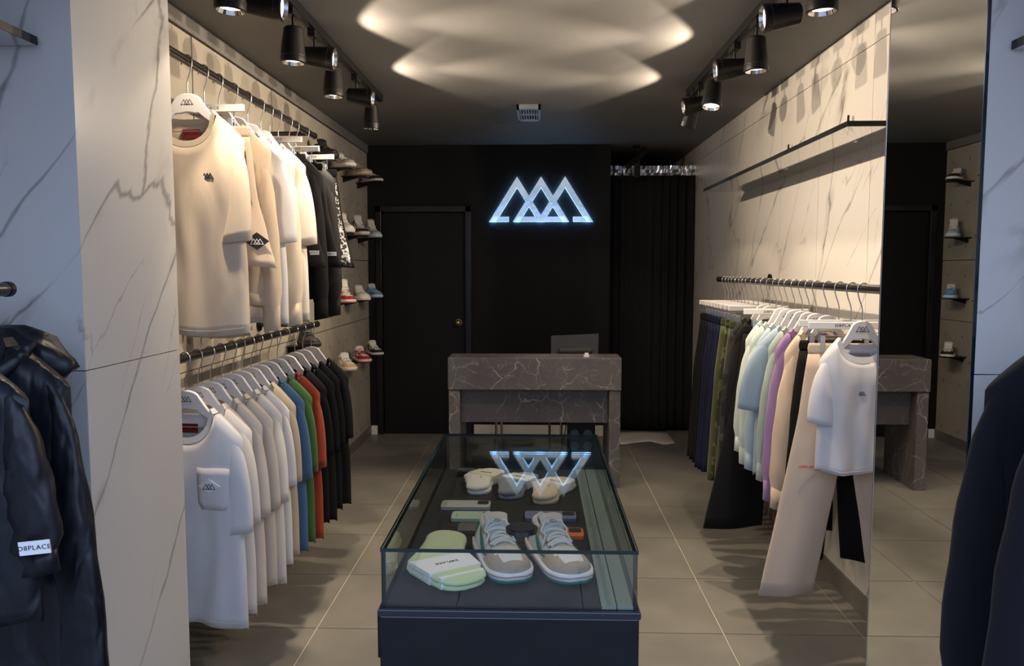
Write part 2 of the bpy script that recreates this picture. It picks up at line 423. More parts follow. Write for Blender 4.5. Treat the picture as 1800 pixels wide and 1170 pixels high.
# tall mirror on the right pier
mi = thing('wall_mirror', 'tall frameless mirror covering the inner face of the right marble pier', 'mirror', (PXR, (PY0 + PY1) / 2, 0))
hl = (PY1 - PY0) / 2
mb = MB(); mb.box(-.006, .002, -hl + .0, hl, .01, CZ - .005); mb.build('glass_edge', M_GEDGE, mi)
mb = MB(); mb.box(-.0068, -.006, -hl + .003, hl - .003, .012, CZ - .007); mb.build('mirror_face', M_MIRROR, mi)
mb = MB(); mb.box(-.0075, -.004, hl - .004, hl + .002, .01, CZ - .005); mb.build('edge_strip', M_STEEL, mi)

# ================================================================== TRACK LIGHTS
SPOT_N = [0]
def spot(parent, loc, d, size, blend, power, col, radius):
    L = bpy.data.lights.new('spot_lamp', 'SPOT'); L.energy = power; L.color = col; L.spot_size = math.radians(size); L.spot_blend = blend
    L.shadow_soft_size = radius
    o = bpy.data.objects.new('spot_lamp', L); C.objects.link(o); o.parent = parent; o.location = loc
    o.rotation_euler = Vector(d).to_track_quat('-Z', 'Y').to_euler()
    return o
M_LENS = pmat('lamp_lens', (.7, .7, .7), .2, emis=((1, .95, .88), 2.2))
M_LENSR = pmat('lamp_reflector', (.9, .9, .92), .12, 1)
def track_head(X, Y, d, core, spill, label, down):
    t = thing('track_spotlight', label, 'spotlight', (X, Y, CZ - .042), 0, 'track spotlights')
    d = Vector(d).normalized()
    mb = MB(); mb.box(-.018, .018, -.055, .055, -.034, -.001); mb.build('adaptor', M_BLACK, t, bevel=.003)
    stem_z = -.075
    mb = MB(); mb.cyl((0, 0, -.034), (0, 0, stem_z - .012), .006); mb.build('stem', M_BLACK, t)
    if down: back = Vector((0, 0, stem_z)); 
    else: back = Vector((0, 0, stem_z - .038)) - d * .055
    L = .150; front = back + d * L
    mb = MB()
    a = d.orthogonal().normalized(); c = d.cross(a); n = 24
    prof = [(0.0, .010), (0.0, .034), (.006, .040), (.12 , .053), (.128, .0545), (.146, .0545), (L, .052), (L, .047), (L - .016, .040)]
    rows = [[back + d * s + (a * math.cos(2 * PI * k / n) + c * math.sin(2 * PI * k / n)) * r for k in range(n)] for s, r in prof]
    mb.quadgrid(rows[:8], 0, True); mb.cap(rows[0], 0, True); mb.quadgrid(rows[7:], 1, True)
    mb.build('housing', [M_BLACK, M_LENSR], t, True).modifiers.new('es', 'EDGE_SPLIT')
    mb = MB(); mb.cyl(back + d * (L - .017), back + d * (L - .015), .040, .040, 20); mb.build('lens', M_LENS, t)
    mb = MB(); mb.cyl(front - d * .030, front - d * .0275, .0553, .0553, 24, caps=False); mb.build('trim_ring', pmat('dark_ring', (.03, .03, .035), .2), t, True)
    spot(t, front + d * .004, d, core[0], core[1], core[2], WARM, .018)
    spot(t, front + d * .006, d, spill[0], spill[1], spill[2], WARM, .022)
    return t
def track(X, Y0, Y1, label):
    t = thing('lighting_track', label, 'lighting track', (X, Y0, CZ), 0)
    mb = MB(); mb.box(-.018, .018, 0, Y1 - Y0, -.042, 0); mb.build('track_body', M_BLACK, t)
    mb = MB(); mb.box(-.006, .006, .02, Y1 - Y0 - .02, -.0425, -.030); mb.build('track_slot', pmat('slot_black', (.004, .004, .004), .6), t)
    mb = MB(); mb.box(-.019, .019, Y1 - Y0 - .06, Y1 - Y0 + .003, -.043, .0); mb.build('end_cap', M_BLACK, t)
TLX, TRX = -1.045, .975
track(TLX, 1.0, 5.37, 'long black ceiling track above the left clothes rails')
track(TRX, 1.0, 5.27, 'long black ceiling track above the right clothes rail')
WCORE = (70, .8, P_WALL_CORE); WSPILL = (124, .10, P_WALL_SPILL)
DCORE = (50, .6, P_DOWN_CORE); DSPILL = (112, .25, P_DOWN_SPILL)
place_l = ['nearest', 'second', 'third', 'fourth']
for k, y in enumerate((2.776, 3.47, 4.147, 5.089)):
    track_head(TLX, y, (-.03 if k else -.05, .05 if k == 3 else 0, -1), DCORE, DSPILL, '%s black spotlight pointing down on the left ceiling track' % place_l[k], True)
for k, y in enumerate((3.05, 3.80, 4.67)):
    track_head(TLX, y, (1, .04, -.13), WCORE, WSPILL, '%s black spotlight lying sideways on the left ceiling track' % place_l[k], False)
for k, (y, d) in enumerate(((2.85, (0.02, 0, -1)), (3.679, (.02, 0, -1)), (4.53, (-.14, -.22, -1)), (5.10, (-.25, .35, -1)))):
    track_head(TRX, y, d, DCORE, DSPILL, '%s black spotlight pointing down on the right ceiling track' % place_l[k], True)
for k, (y, d) in enumerate(((3.246, (-1, .02, -.13)), (4.077, (-1, .02, -.13)), (4.95, (-1, .02, -.20)))):
    track_head(TRX, y, d, WCORE, WSPILL, '%s black spotlight lying sideways on the right ceiling track' % place_l[k], False)

# ceiling vent
v = thing('ceiling_vent', 'small silver grille box on the dark ceiling before the back wall', 'vent', (-.062, 5.95, CZ))
mb = MB(); w_, l_ = .084, .25
mb.box(-w_, w_, -l_, -l_ + .05, -.03, 0); mb.box(-w_, w_, l_ - .05, l_, -.03, 0); mb.box(-w_, -w_ + .016, -l_, l_, -.03, 0); mb.box(w_ - .016, w_, -l_, l_, -.03, 0); mb.box(-w_, w_, -.025, .025, -.026, 0)
mb.build('vent_frame', pmat('vent_metal', (.30, .31, .33), .35, .6), v)
mb = MB(); mb.box(-w_ + .016, w_ - .016, -l_ + .05, l_ - .05, -.006, 0); mb.build('backing', M_INK, v)
for k in range(7):
    mb = MB(); x = -.057 + k * .019; mb.box(x - .004, x + .004, -l_ + .05, l_ - .05, -.024, -.006); mb.build('slat', MATS['vent_metal'], v)

# ================================================================== BACK WALL: SIGN, CURTAIN, RECESS
sg = thing('wall_sign', 'backlit chrome sign of three interlaced triangles on the black back wall', 'sign', (.035, YB, 2.026))
M_SIGN = pmat('sign_lit_chrome', (.80, .86, .92), .10, 1, bump=(6, .8), var=(5, .25), emis=((.42, .66, .95), .20))
M_LED = pmat('sign_led', (.5, .75, 1), .4, emis=((.28, .62, 1.0), 5.0))
SW = .97 / 1.0
for k, g in enumerate(EMB):
    mb = MB()
    for poly in g: mb.prism([(x * SW, z * SW) for x, z in poly], -.040 - .001 * k, -.024)
    mb.build('triangle', M_SIGN, sg, bevel=.002)
    mb = MB()
    for poly in g:
        cx_ = sum(p[0] for p in poly) / 4; cz_ = sum(p[1] for p in poly) / 4
        mb.prism([(x * SW * 1.0, z * SW) for x, z in poly], -.020 + .0006 * k, -.012)
    mb.build('light_strip', M_LED, sg)
for (x, z) in ((-.40, .02), (0, .02), (.40, .02), (-.23, .34), (.0, .34), (.23, .34)):
    mb = MB(); mb.cyl((x * SW, -.024, z * SW), (x * SW, 0, z * SW), .006, n=8); mb.build('standoff', M_STEEL, sg)

cu = thing('curtain', 'floor-length black curtain covering the recess beside the black wall', 'curtain', (.69, 7.74, 0))
mb = MB(); rows = []; NX = 90; CWD = .815
for i in range(13):
    z = .03 + (2.475 - .03) * i / 12; r = []
    for j in range(NX + 1):
        u = j / NX; x = u * CWD
        am = .014 + .008 * math.sin(7 * u + 2)
        r.append((x, am * math.sin(u * 62 + .8 * math.sin(9 * u)) + .01 * noise.noise((u * 8, z * .8, 3)), z + (.015 * math.sin(u * 9) if i == 0 else 0)))
    rows.append(r)
mb.quadgrid(rows); mb.build('curtain_cloth', M_CURT, cu, True, solid=.002, fix=False)
mb = MB(); mb.tube([(-.0, 0, 2.462), (CWD, 0, 2.462)], .010, 10); mb.build('curtain_rod', M_BLACK, cu)
fo = MB(); rows = []
for i in range(5):
    rows.append([(.69 + .82 * j / 60, 7.80 + .012 * noise.noise((j * .35, i * 1.7, 0)) + (.01 if j % 6 == 3 else 0), 2.44 + .135 * i / 4) for j in range(61)])
fo.quadgrid(rows); tag(fo.build('foil_strip', M_FOIL, None, False, solid=.001, fix=False), 'crinkled silver foil strip hanging above the black curtain', 'foil')
# small black fixture on the recess ceiling
fx = thing('ceiling_projector_lamp', 'black bracketed spotlight on the ceiling above the black curtain', 'spotlight', (.93, 7.62, CZ))
mb = MB(); mb.box(-.03, .03, -.03, .03, -.02, 0); mb.cyl((0, 0, -.02), (.05, 0, -.07), .012); mb.build('mount', M_BLACK, fx)
mb = MB(); mb.cyl((.09, 0, -.04), (-.10, -.03, -.20), .026, .034, 16); mb.build('housing', M_BLACK, fx)
mb = MB(); mb.box(-.02, .035, -.03, .03, -.30, -.10); mb.build('driver_box', M_BLACK, fx, bevel=.004)
# dust sheet under the curtain, skirting behind the desk
ds = MB(); rows = []
edge = [.70, .80, .92, 1.04, 1.14, 1.26]
fr = [7.10, 7.12, 7.20, 7.24, 7.12, 7.16]
for i in range(5):
    rows.append([(x, f0 + (7.72 - f0) * i / 4, .006 + .010 * abs(noise.noise((x * 9, i, 1)))) for x, f0 in zip(edge, fr)])
ds.quadgrid(rows); tag(ds.build('dust_sheet', pmat('dust_sheet_paper', (.60, .56, .50), .8), None, True, solid=.002, fix=False), 'crumpled off-white sheet on the floor under the black curtain', 'sheet')
bs2 = MB(); bs2.box(-.60, .68, YB - .012, YB, 0, .10); struct(bs2.build('baseboard_back', M_WHITEP))

# ================================================================== RECEPTION DESK
dk = thing('reception_desk', 'dark veined marble reception desk with thick top and recessed front panel', 'desk', (-.017, 5.70, 0))
hw_, hz = .626, .951
mb = MB(); mb.box(-hw_, hw_, 0, .30, .718, hz); mb.build('counter_block', M_DMAR, dk, bevel=.004)
for s in (-1, 1):
    mb = MB(); a, b = sorted((s * (hw_ - .004), s * (hw_ - .085))); mb.box(a, b, .012, .52, 0, .716); mb.build('leg', M_DMAR, dk, bevel=.003)
mb = MB(); mb.box(-hw_ + .087, hw_ - .087, .11, .135, .462, .716); mb.build('front_panel', M_DMAR, dk)
mb = MB(); mb.box(-hw_ + .087, hw_ - .087, .305, .58, .690, .716); mb.build('work_surface', M_DMAR, dk)
mo = thing('monitor', 'black till monitor seen from behind on the marble desk', 'monitor', (.295, 6.12, .717), math.radians(3))
mb = MB(); a = math.radians(14)
def tl(p): x, y, z = p; return (x, y * math.cos(a) + z * math.sin(a), z * math.cos(a) - y * math.sin(a) + .20)
pts = [(-.185, .16), (.185, .175), (.170, -.12), (-.185, -.12)]
fr_ = [tl((x, .014, z)) for x, z in pts]; bk = [tl((x, -.014, z)) for x, z in pts]
mb.quadgrid([fr_, bk], 0, True); mb.cap(fr_); mb.cap(bk, 0, True); mb.build('screen_housing', pmat('monitor_plastic', (.009, .009, .0095), .4), mo, bevel=.004)
mb = MB(); mb.box(-.13, .13, -.045, .01, .222, .268); mb.build('rear_bar', pmat('bar_plastic', (.035, .033, .032), .25), mo, bevel=.014)
mb = MB(); mb.box(-.03, .03, -.035, -.005, .0, .235); mb.box(-.11, .11, -.10, .10, 0, .012); mb.build('stand', M_BLACK, mo, bevel=.004)
cb = MB(); cb.box(-.02, .02, -.012, .012, 0, .014)
cb.box(-.014, .014, -.012, -.010, .012, .03)
o = cb.build('card_reader', M_WHITE, None, bevel=.003); o.location = (.362, 5.80, hz); tag(o, 'small white clip standing on top of the marble desk', 'clip')
# stool of thin steel tube and the socket unit behind the desk
st = thing('stool', 'thin steel tube stool frame standing behind the marble desk', 'stool', (-.02, 6.55, 0))
for (x, y) in ((-.31, -.12), (.22, -.12), (.13, .16), (-.28, .16)):
    mb = MB(); mb.tube([(x, y, 0), (x, y, .545)], .011, 8); mb.build('leg', M_STEEL, st)
mb = MB(); mb.tube([(-.31, -.12, .535), (.22, -.12, .535), (.13, .16, .535), (-.28, .16, .535), (-.31, -.12, .535)], .009, 8); mb.build('seat_frame', M_STEEL, st)
mb = MB(); mb.box(-.31, .20, -.11, .15, .545, .575); mb.build('seat', M_BLACK, st, bevel=.008)
up = thing('power_unit', 'black power unit with round sockets on the floor behind the marble desk', 'power unit', (.36, 6.35, 0))
mb = MB(); mb.box(-.11, .11, -.02, .20, 0, .40); mb.build('casing', M_BLACK, up, bevel=.006)
for x in (-.055, .05):
    for z in (.17, .27):
        mb = MB(); mb.cyl((x, -.026, z), (x, -.019, z), .034, n=18); s_ = mb.build('socket', pmat('socket_blue', (.10, .14, .17), .3), up)
mb = MB(); mb.tube([(-.046, 6.36, .39), (-.06, 6.30, .30), (-.10, 6.30, .12), (-.14, 6.34, .02)], .004, 6)
mb.v = [(x + .29, y, z) for x, y, z in mb.v]
tag(mb.build('power_cable', M_INK), 'thin black cable hanging beside the power unit', 'cable')

# ================================================================== GLASS DISPLAY CASE
CX0, CX1, CY0, CY1, CT, CDK = -.371, .240, 1.845, 3.16, .932, .788
dc = thing('display_case', 'long glass display case on a glossy black base in the aisle', 'display case', ((CX0 + CX1) / 2, (CY0 + CY1) / 2, 0))
cw, cl_ = (CX1 - CX0) / 2, (CY1 - CY0) / 2
mb = MB(); mb.box(-cw - .005, cw + .005, -cl_ - .005, cl_ + .005, .0, CDK - .022); mb.build('base', M_BLKGLOSS, dc, bevel=.003)
mb = MB(); mb.box(-cw - .009, cw + .009, -cl_ - .009, cl_ + .009, CDK - .022, CDK - .004); mb.build('rim', pmat('rim_black', (.012, .016, .026), .2), dc, bevel=.003)
mb = MB(); mb.box(-cw + .006, cw - .085, -cl_ + .006, cl_ - .006, CDK - .004, CDK); mb.build('deck', pmat('deck_felt', (.005, .005, .007), .9, bump=(400, .3)), dc)
mb = MB(); mb.box(cw - .083, cw - .048, -cl_ + .008, cl_ - .008, CDK - .004, CDK + .004); mb.build('sliding_track', pmat('pale_green_metal', (.20, .25, .225), .3, .2), dc)
mb = MB(); mb.box(cw - .045, cw - .008, -cl_ + .008, cl_ - .008, CDK - .004, CDK + .004); mb.build('sliding_track', MATS['pale_green_metal'], dc)
gt = .009
def pane(b, name='glass_pane'):
    mb = MB(); x0, x1, y0, y1, z0, z1 = b; mb.box(*b)
    ext = (x1 - x0, y1 - y0, z1 - z0); thin = ext.index(min(ext)); 
    for i, f_ in enumerate(mb.f):
        p = [Vector(mb.v[k]) for k in f_]; n = (p[1] - p[0]).cross(p[2] - p[0])
        ax = max(range(3), key=lambda q: abs(n[q])); mb.m[i] = 0 if ax == thin else 1
    return mb.build(name, [M_GLASS, M_GEDGE], dc)
gl = CDK + .000; gtp = CT - gt
pane((-cw, cw, -cl_, -cl_ + gt, gl - .004, gtp)); pane((-cw, cw, cl_ - gt, cl_, gl - .004, gtp))
pane((-cw, -cw + gt, -cl_ + gt, cl_ - gt, gl - .004, gtp)); pane((cw - gt, cw, -cl_ + gt, cl_ - gt, gl - .004, gtp))
pane((-cw - .002, cw + .002, -cl_ - .002, cl_ + .002, gtp, CT))
mb = MB(); mb.box(-cw - .016, -cw - .005, -cl_ + .02, -cl_ + .10, CDK - .14, CDK - .02); mb.build('lock_plate', M_BLACK, dc, bevel=.004)
pk = MB(); pk.cyl((0, 0, 0), (0, 0, .010), .041, .041, 32); pk.cyl((0, 0, .010), (0, 0, .013), .036, .036, 32)
o = pk.build('glass_lock_disc', pmat('disc_black', (.014, .013, .013), .3), None, bevel=.002); o.location = (-.037, 1.975, CT); tag(o, 'flat black disc lying on the glass top above the sneakers', 'disc')

# ================================================================== SNEAKERS
def sneaker(name, label, cat, loc, rz, cols, high=0.0, L=.30, group=None, side=1, detail=True, parent=None):
    """toe towards local -y; cols: dict base, over, toe, heel, mid, out, tick, lace, tongue, line"""
    t = thing(name, label, cat, loc, rz, group)
    c = {k: pmat('shoe_%02x%02x%02x' % tuple(int(255 * q) for q in v_), v_, .6, bump=(150, .2)) for k, v_ in cols.items()}
    hl = L / 2
    def W(s):   # half width along s 0 heel .. 1 toe
        return .057 * (L / .30) * ((.70 + .22 * math.sin(min(s / .35, 1) * PI / 2)) if s < .35 else .92 + .10 * math.sin((s - .35) / .4 * PI / 2) if s < .75 else 1.02 * math.sqrt(max(0, 1 - ((s - .75) / .262) ** 2.3)))
    def TOP(s):
        hc = .098 + high
        if s < .04: return hc - .004
        if s < .33: return hc - .012 * math.sin((s - .04) / .29 * PI) + (.004 if s > .25 else 0)
        if s < .66: q = (s - .33) / .33; return hc * (1 - q) + .066 * q - .012 * math.sin(q * PI) * (1 - high * 3)
        q = (s - .66) / .34; return .066 - .018 * q ** 2.4
    zs = .026
    NJ = 17
    def P(s, j, off=0):
        w = W(s) + off; h = TOP(s) - zs; y = hl - s * L
        th = PI * j / (NJ - 1); e = .55 if s < .4 else .55 + .35 * min((s - .4) / .3, 1)
        cx = math.cos(th); sx = math.sin(th)
        lean = 1 - (.30 if s < .62 else .30 * (1 - (s - .62) / .38)) * sx
        x = w * (abs(cx) ** e) * (1 if cx >= 0 else -1) * lean
        z = zs + (h + off) * abs(sx) ** .8
        return (x, y, z)
    S = [0, .015, .05, .10, .16, .22, .28, .32, .36, .42, .48, .54, .60, .66, .72, .78, .84, .89, .93, .965, .988, 1.0]
    rows = []
    for s in S:
        r = [P(s, j) for j in range(NJ)]
        if .05 <= s <= .33:
            for j in (6, 7, 8, 9, 10):
                x, y, z = r[j]; xx = W(s) * .52 * (1 - abs(j - 8) / 3) if False else x
                if j in (6, 10): r[j] = (r[5 if j == 6 else 11][0] * .80, y, r[5 if j == 6 else 11][2] - .004)
                elif j in (7, 9): r[j] = (r[5 if j == 7 else 11][0] * .68, y, zs + .012)
                else: r[j] = (0, y, zs + .010)
        rows.append(r)
    keys = ['base', 'over', 'toe', 'heel', 'lining']
    lin = c.get('lining', pmat('shoe_lining', (.30, .28, .26), .9))
    def mi(i, j):
        s = (S[i] + S[i + 1]) / 2; jj = min(j, NJ - 2 - j)
        if .05 <= s <= .33 and jj >= 5: return 4
        if s < .13: return 3 if jj < 5 else 1
        if s > .91 : return 1
        if s > .80 : return 1 if jj < 5 else 2
        if s > .70: return 1 if jj < 4 else 2
        if s > .62: return 1 if jj < 4 else 2
        if s > .36: return 1 if 4 <= jj <= 6 else 0
        if s > .22: return 1 if jj >= 3 else 0
        return 0
    x_ = rows[-1]; rows.append([(p[0] * .45, p[1] - .0035, zs + (p[2] - zs) * .72) for p in x_]); rows.append([(0, x_[0][1] - .0045, zs + .008)] * NJ); S = S + [1.0, 1.0]
    mb = MB(); mb.quadgrid(rows, mi); mb.build('upper', [c['base'], c['over'], c['toe'], c['heel'], lin], t, True, fix=False)
    ri = [i_ for i_, s_ in enumerate(S) if .05 <= s_ <= .33]
    rim = [rows[i_][5] for i_ in reversed(ri)] + [(rows[1][6][0] * .9, rows[1][6][1] - .004, rows[1][6][2]), (0, rows[1][8][1] - .002, rows[1][8][2] + .003), (-rows[1][6][0] * .9, rows[1][6][1] - .004, rows[1][6][2])] + [rows[i_][11] for i_ in ri]
    mb = MB(); mb.tube([(x * .93, y, z - .002) for x, y, z in rim], .0085, 8); mb.build('collar_padding', c['tongue'], t, True)
    # sole
    ss = [k / 20 for k in range(21)]
    def outline(off):
        R = [(W(s) * 1.0 + off, hl - s * L - (off if s > .9 else 0)) for s in ss]; return R + [(-x, y) for x, y in R[::-1]]
    def ring(off, z): 
        return [(x, y * (1 + off * 3), z + .010 * max(0, (-(y) / hl - .72)) ) for x, y in outline(off)]
    mb = MB(); R = [ring(.002, .007), ring(.005, .010), ring(.0055, .023), ring(.004, .0275), ring(-.006, .0275)]
    mb.quadgrid(R, lambda i, j: 0, True); mb.cap(R[-1]); mb.build('midsole', c['mid'], t, True, fix=True)
    mb = MB(); R = [ring(-.002, 0), ring(.004, .002), ring(.004, .008)]
    mb.quadgrid(R, 0, True); mb.cap(R[0], 0, True); mb.cap(R[-1]); mb.build('outsole', c['out'], t, True)
    if detail:
        mb = MB(); R = [ring(.0062, .0175), ring(.0062, .0205)]; mb.quadgrid(R, 0, True); mb.build('stitch_line', c['line'], t, True, solid=.0006)
    # tongue
    mb = MB(); rows = []
    for k in range(7):
        q = k / 6; s = .60 - .31 * q; zt = TOP(s) - .007 + .026 * q ** 3 + (.008 if q == 1 else 0)
        y = hl - s * L; w = .020 + .014 * q
        rows.append([(w * math.sin(a_), y, zt - .012 * (1 - math.cos(a_))) for a_ in [(-1 + m / 4) * 1.3 for m in range(9)]])
    mb.quadgrid(rows); tg = mb.build('tongue', c['tongue'], t, True, solid=.009, fix=False)
    if detail:
        mb = MB(); x, y, z = rows[5][4]
        mb.box(-.016, .016, y - .012, y + .006, z + .0052, z + .0060); mb.build('tongue_patch', c['base'], tg)
        mb = MB(); mb.prism([(-.010, 0), (.002, .003), (.007, .008), (-.004, .009)], 0, .0008); 
        mb.v = [(vx, y - .010 + vz * 1.2, z + .0064 + vy * .5) for vx, vy, vz in mb.v]; mb.build('tongue_mark', c['tick'], tg)
        mb = MB(); mb.cyl((.008, y - .008, z + .006), (.008, y - .008, z + .0068), .003, n=10); mb.build('tongue_dot', pmat('orange_dot', (.6, .12, .05), .6), tg)
    # laces
    nl = 6 if detail else 4
    for k in range(nl):
        s = .37 + .235 * k / (nl - 1); path = []
        for m in range(9):
            u = -1 + m / 4; x = u * (.030 + .004 * math.sin(k * 2)); sk = s + .012 * u * (1 if k % 2 else -1)
            path.append((x, hl - sk * L, TOP(sk) + .010 - .013 * abs(u) ** 2.2))
        mb = MB(); mb.tube(path, .0044 if detail else .0042, 6); mb.build('lace', c['lace'], t, True)
    if detail:
        for sgn in (-1, 1):
            path = [(0, hl - .39 * L, TOP(.39) + .014), (sgn * .022, hl - .36 * L, TOP(.36) + .016), (sgn * .038, hl - .40 * L, TOP(.4) + .002), (sgn * .030, hl - .46 * L, TOP(.46) + .006), (sgn * .042, hl - .50 * L, TOP(.5) - .012)]
            mb = MB(); mb.tube(path, .0032, 6); mb.build('lace', c['lace'], t, True)
    # side mark (curved tick) on both sides, laid on the surface
    up_ = [(.66, .22), (.60, .26), (.50, .30), (.38, .36), (.26, .44), (.16, .54), (.10, .62)]
    lo_ = [(.66, .22), (.58, .13), (.50, .12), (.40, .20), (.28, .34), (.18, .48), (.10, .62)]
    for sd in (-1, 1):
        mb = MB(); rr = []
        for (a1, b1), (a2, b2) in zip(up_, lo_):
            row = []
            for q in (0, .5, 1):
                s = a1 + (a2 - a1) * q; h = (b1 + (b2 - b1) * q)
                jj = h * 8
                j = jj if sd > 0 else (NJ - 1) - jj
                x, y, z = P(s, j, .0022); row.append((x, y, z))
            rr.append(row)
        mb.quadgrid(rr); mb.build('side_mark', c['tick'], t, True, solid=.0012, fix=False)
    # heel tab
    mb = MB(); mb.box(-.014, .014, hl - .003, hl + .003, .045, .098 + high); mb.build('heel_tab', c['heel'], t, bevel=.002)
    return t

SUEDE = (.36, .28, .20); CREAM = (.62, .58, .52); TEAL = (.01, .18, .12); W_ = (.72, .70, .68)
def case_shoe(label, x, y, rz, side):
    sneaker('sneaker', label, 'sneaker', (x, y, CDK + .0008), rz,
        dict(base=(.62, .62, .63), over=SUEDE, toe=(.66, .63, .60), heel=TEAL, mid=W_, out=TEAL, tick=TEAL, lace=(.74, .74, .71), tongue=(.60, .57, .52), line=(.45, .22, .22)), 0, .305, 'sneaker pair in the glass case', side)
case_shoe('white and tan sneaker with teal sole beside the folded green socks', -.098, 2.134, math.radians(17), 1)
case_shoe('white and tan sneaker with teal sole nearest the right glass pane', .058, 2.132, math.radians(18), -1)

# shelves and shoes on the left wall
def wall_shoe(z, y, label, shelf_label, cols, high=0, rz=28, x=-1.475):
    s = thing('shoe_shelf', shelf_label, 'shelf', (XL + .0, y, z), 0, 'little wall shelves for shoes')
    mb = MB(); mb.box(.0, .20, -.055, .055, -.008, 0); mb.build('plate', M_BLACK, s, bevel=.001)
    mb = MB(); mb.prism([(.0, -.008), (.14, -.008), (.0, -.05)], -.003, .003); mb.build('bracket', M_BLACK, s)
    sneaker('sneaker', label, 'sneaker', (x + .01, y, z), math.radians(rz), cols, high, .28, 'sneakers on the concrete wall', 1, False)
def cs(base, over, tick, mid=(.7, .68, .66), out=None, lace=None, tongue=None, toe=None, heel=None, line=None):
    return dict(base=base, over=over, toe=toe or base, heel=heel or over, mid=mid, out=out or over, tick=tick, lace=lace or base, tongue=tongue or base, line=line or over)
WH = (.68, .66, .63); BK = (.012, .012, .013); GY = (.40, .39, .38); TAN = (.55, .38, .20); REDS = (.36, .012, .018); BLU = (.08, .27, .62); LB = (.35, .50, .62); BEI = (.46, .36, .27)
rowz = (2.345, 1.862, 1.332, .82); colY = (6.05, 6.58, 7.10)
shoes = [
 (0, 5.54, 'black sneaker on the top shoe row, just past the upper clothes rail', cs(BK, BK, GY, mid=BK), 0.02),
 (0, 6.05, 'grey and white low sneaker on the top shoe row', cs(WH, GY, GY), 0),
 (0, 6.58, 'beige low sneaker on the top shoe row', cs(BEI, BEI, WH, mid=(.6, .52, .44)), 0),
 (0, 7.10, 'black and white low sneaker on the top row by the black wall', cs(WH, BK, BK, out=BK), 0),
 (1, 6.05, 'white and grey sneaker on the second shoe row behind the hanging shorts', cs(WH, WH, GY), 0.03),
 (1, 6.58, 'white and black high sneaker on the second shoe row', cs(WH, BK, BK, out=(.5, .46, .4), toe=WH), 0.05),
 (1, 7.10, 'white and pale blue high sneaker on the second shoe row', cs(WH, LB, LB, out=LB), 0.045),
 (2, 6.05, 'red white and black high sneaker on the third shoe row', cs(WH, REDS, BK, out=REDS, toe=WH, tongue=WH), 0.055),
 (2, 6.58, 'plain white low sneaker with dark mark on the third shoe row', cs(WH, WH, BK), 0),
 (2, 7.10, 'bright blue and white low sneaker on the third shoe row', cs(WH, BLU, BLU, out=BLU, lace=BLU), 0),
 (3, 6.05, 'tan and white low sneaker on the lowest shoe row', cs(WH, TAN, WH, lace=WH, toe=WH), 0),
 (3, 6.58, 'dark red and white low sneaker on the lowest shoe row', cs(WH, REDS, REDS, lace=REDS), 0),
 (3, 7.10, 'black and white low sneaker on the lowest row by the black wall', cs(WH, BK, BK, out=BK), 0),
 (9, 5.05, 'black sneaker on a wall shelf just beyond the lower clothes rail', cs(BK, BK, BK, mid=BK), 0),
]
for r, y, lab, c_, hi in shoes:
    z = 1.10 if r == 9 else rowz[r]
    wall_shoe(z, y, lab, 'black wall shelf under the ' + lab.split(' on ')[0] + {0: ' of the top row', 1: ' of the second row', 2: ' of the third row', 3: ' of the lowest row', 9: ' near the lower rail end'}[r], c_, hi, 30 if r else 40)

# ================================================================== SOCKS, PHONE CASES
def puff(mb, pts, z0, h, mi=0, inset=.88):
    cx_ = sum(p[0] for p in pts) / len(pts); cy_ = sum(p[1] for p in pts) / len(pts)
    def rg(k, z): return [(cx_ + (x - cx_) * k, cy_ + (y - cy_) * k, z) for x, y in pts]
    R = [rg(.97, z0), rg(1, z0 + h * .35), rg(.985, z0 + h * .7), rg(inset, z0 + h), rg(.5, z0 + h * 1.06), rg(.05, z0 + h * 1.08)]
    mb.quadgrid(R, mi, True); mb.cap(R[0], mi, True)
def smooth_poly(pts, n=3):
    for _ in range(n):
        q = []
        for i in range(len(pts)):
            a_, b_ = Vector(pts[i]), Vector(pts[(i + 1) % len(pts)]); q += [tuple(a_ * .75 + b_ * .25), tuple(a_ * .25 + b_ * .75)]
        pts = q
    return pts
SOCK = [(-.045, .0), (-.045, .10), (-.055, .145), (-.035, .185), (.015, .18), (.045, .14), (.050, .06), (.095, -.01), (.140, -.07), (.075, -.135), (.0, -.078), (-.05, -.03)]
def sock_pair(label, x, y, rz, mat, band=True, sc_=1.0, mirror=1, bandcol=None, stripe=None):
    t = thing('sock_pair', label, 'socks', (x, y, CDK), rz, 'folded sock pairs in the glass case')
    base = smooth_poly([(mirror * px * sc_, py * sc_) for px, py in SOCK], 2)
    for k in range(2):
        mb = MB(); puff(mb, [(px + .004 * k, py - .003 * k) for px, py in base], .0145 * k + .0005, .0150); mb.build('sock', mat, t, True)
    if band:
        mb = MB(); q = [(.030, .045), (.075, -.015), (.002, -.062), (-.052, -.005)]
        q = [(.064, .040), (.106, -.022), (.022, -.092), (-.034, -.040)]
        q = [(mirror * px * sc_ * 1.04, py * sc_ * 1.04) for px, py in q]
        mb.slab(q, .001, .0318); b_ = mb.build('paper_band', bandcol or M_WHITE, t)
        ang = math.atan2((q[0][1] - q[3][1]), (q[0][0] - q[3][0])) + (PI if mirror < 0 else 0)
        cx_ = sum(p[0] for p in q) / 4; cy_ = sum(p[1] for p in q) / 4
        text_obj('D8PLACE', .011 * sc_, M_INK, b_, (cx_, cy_, .0323), (0, 0, ang + PI / 2 * 0 + PI))
    if stripe:
        mb = MB(); q = [(.118, -.045), (.124, -.053), (.052, -.116), (.044, -.109)]
        mb.slab([(mirror * px * sc_, py * sc_) for px, py in q], .002, .0312); mb.build('stripe', stripe, t)
    return t
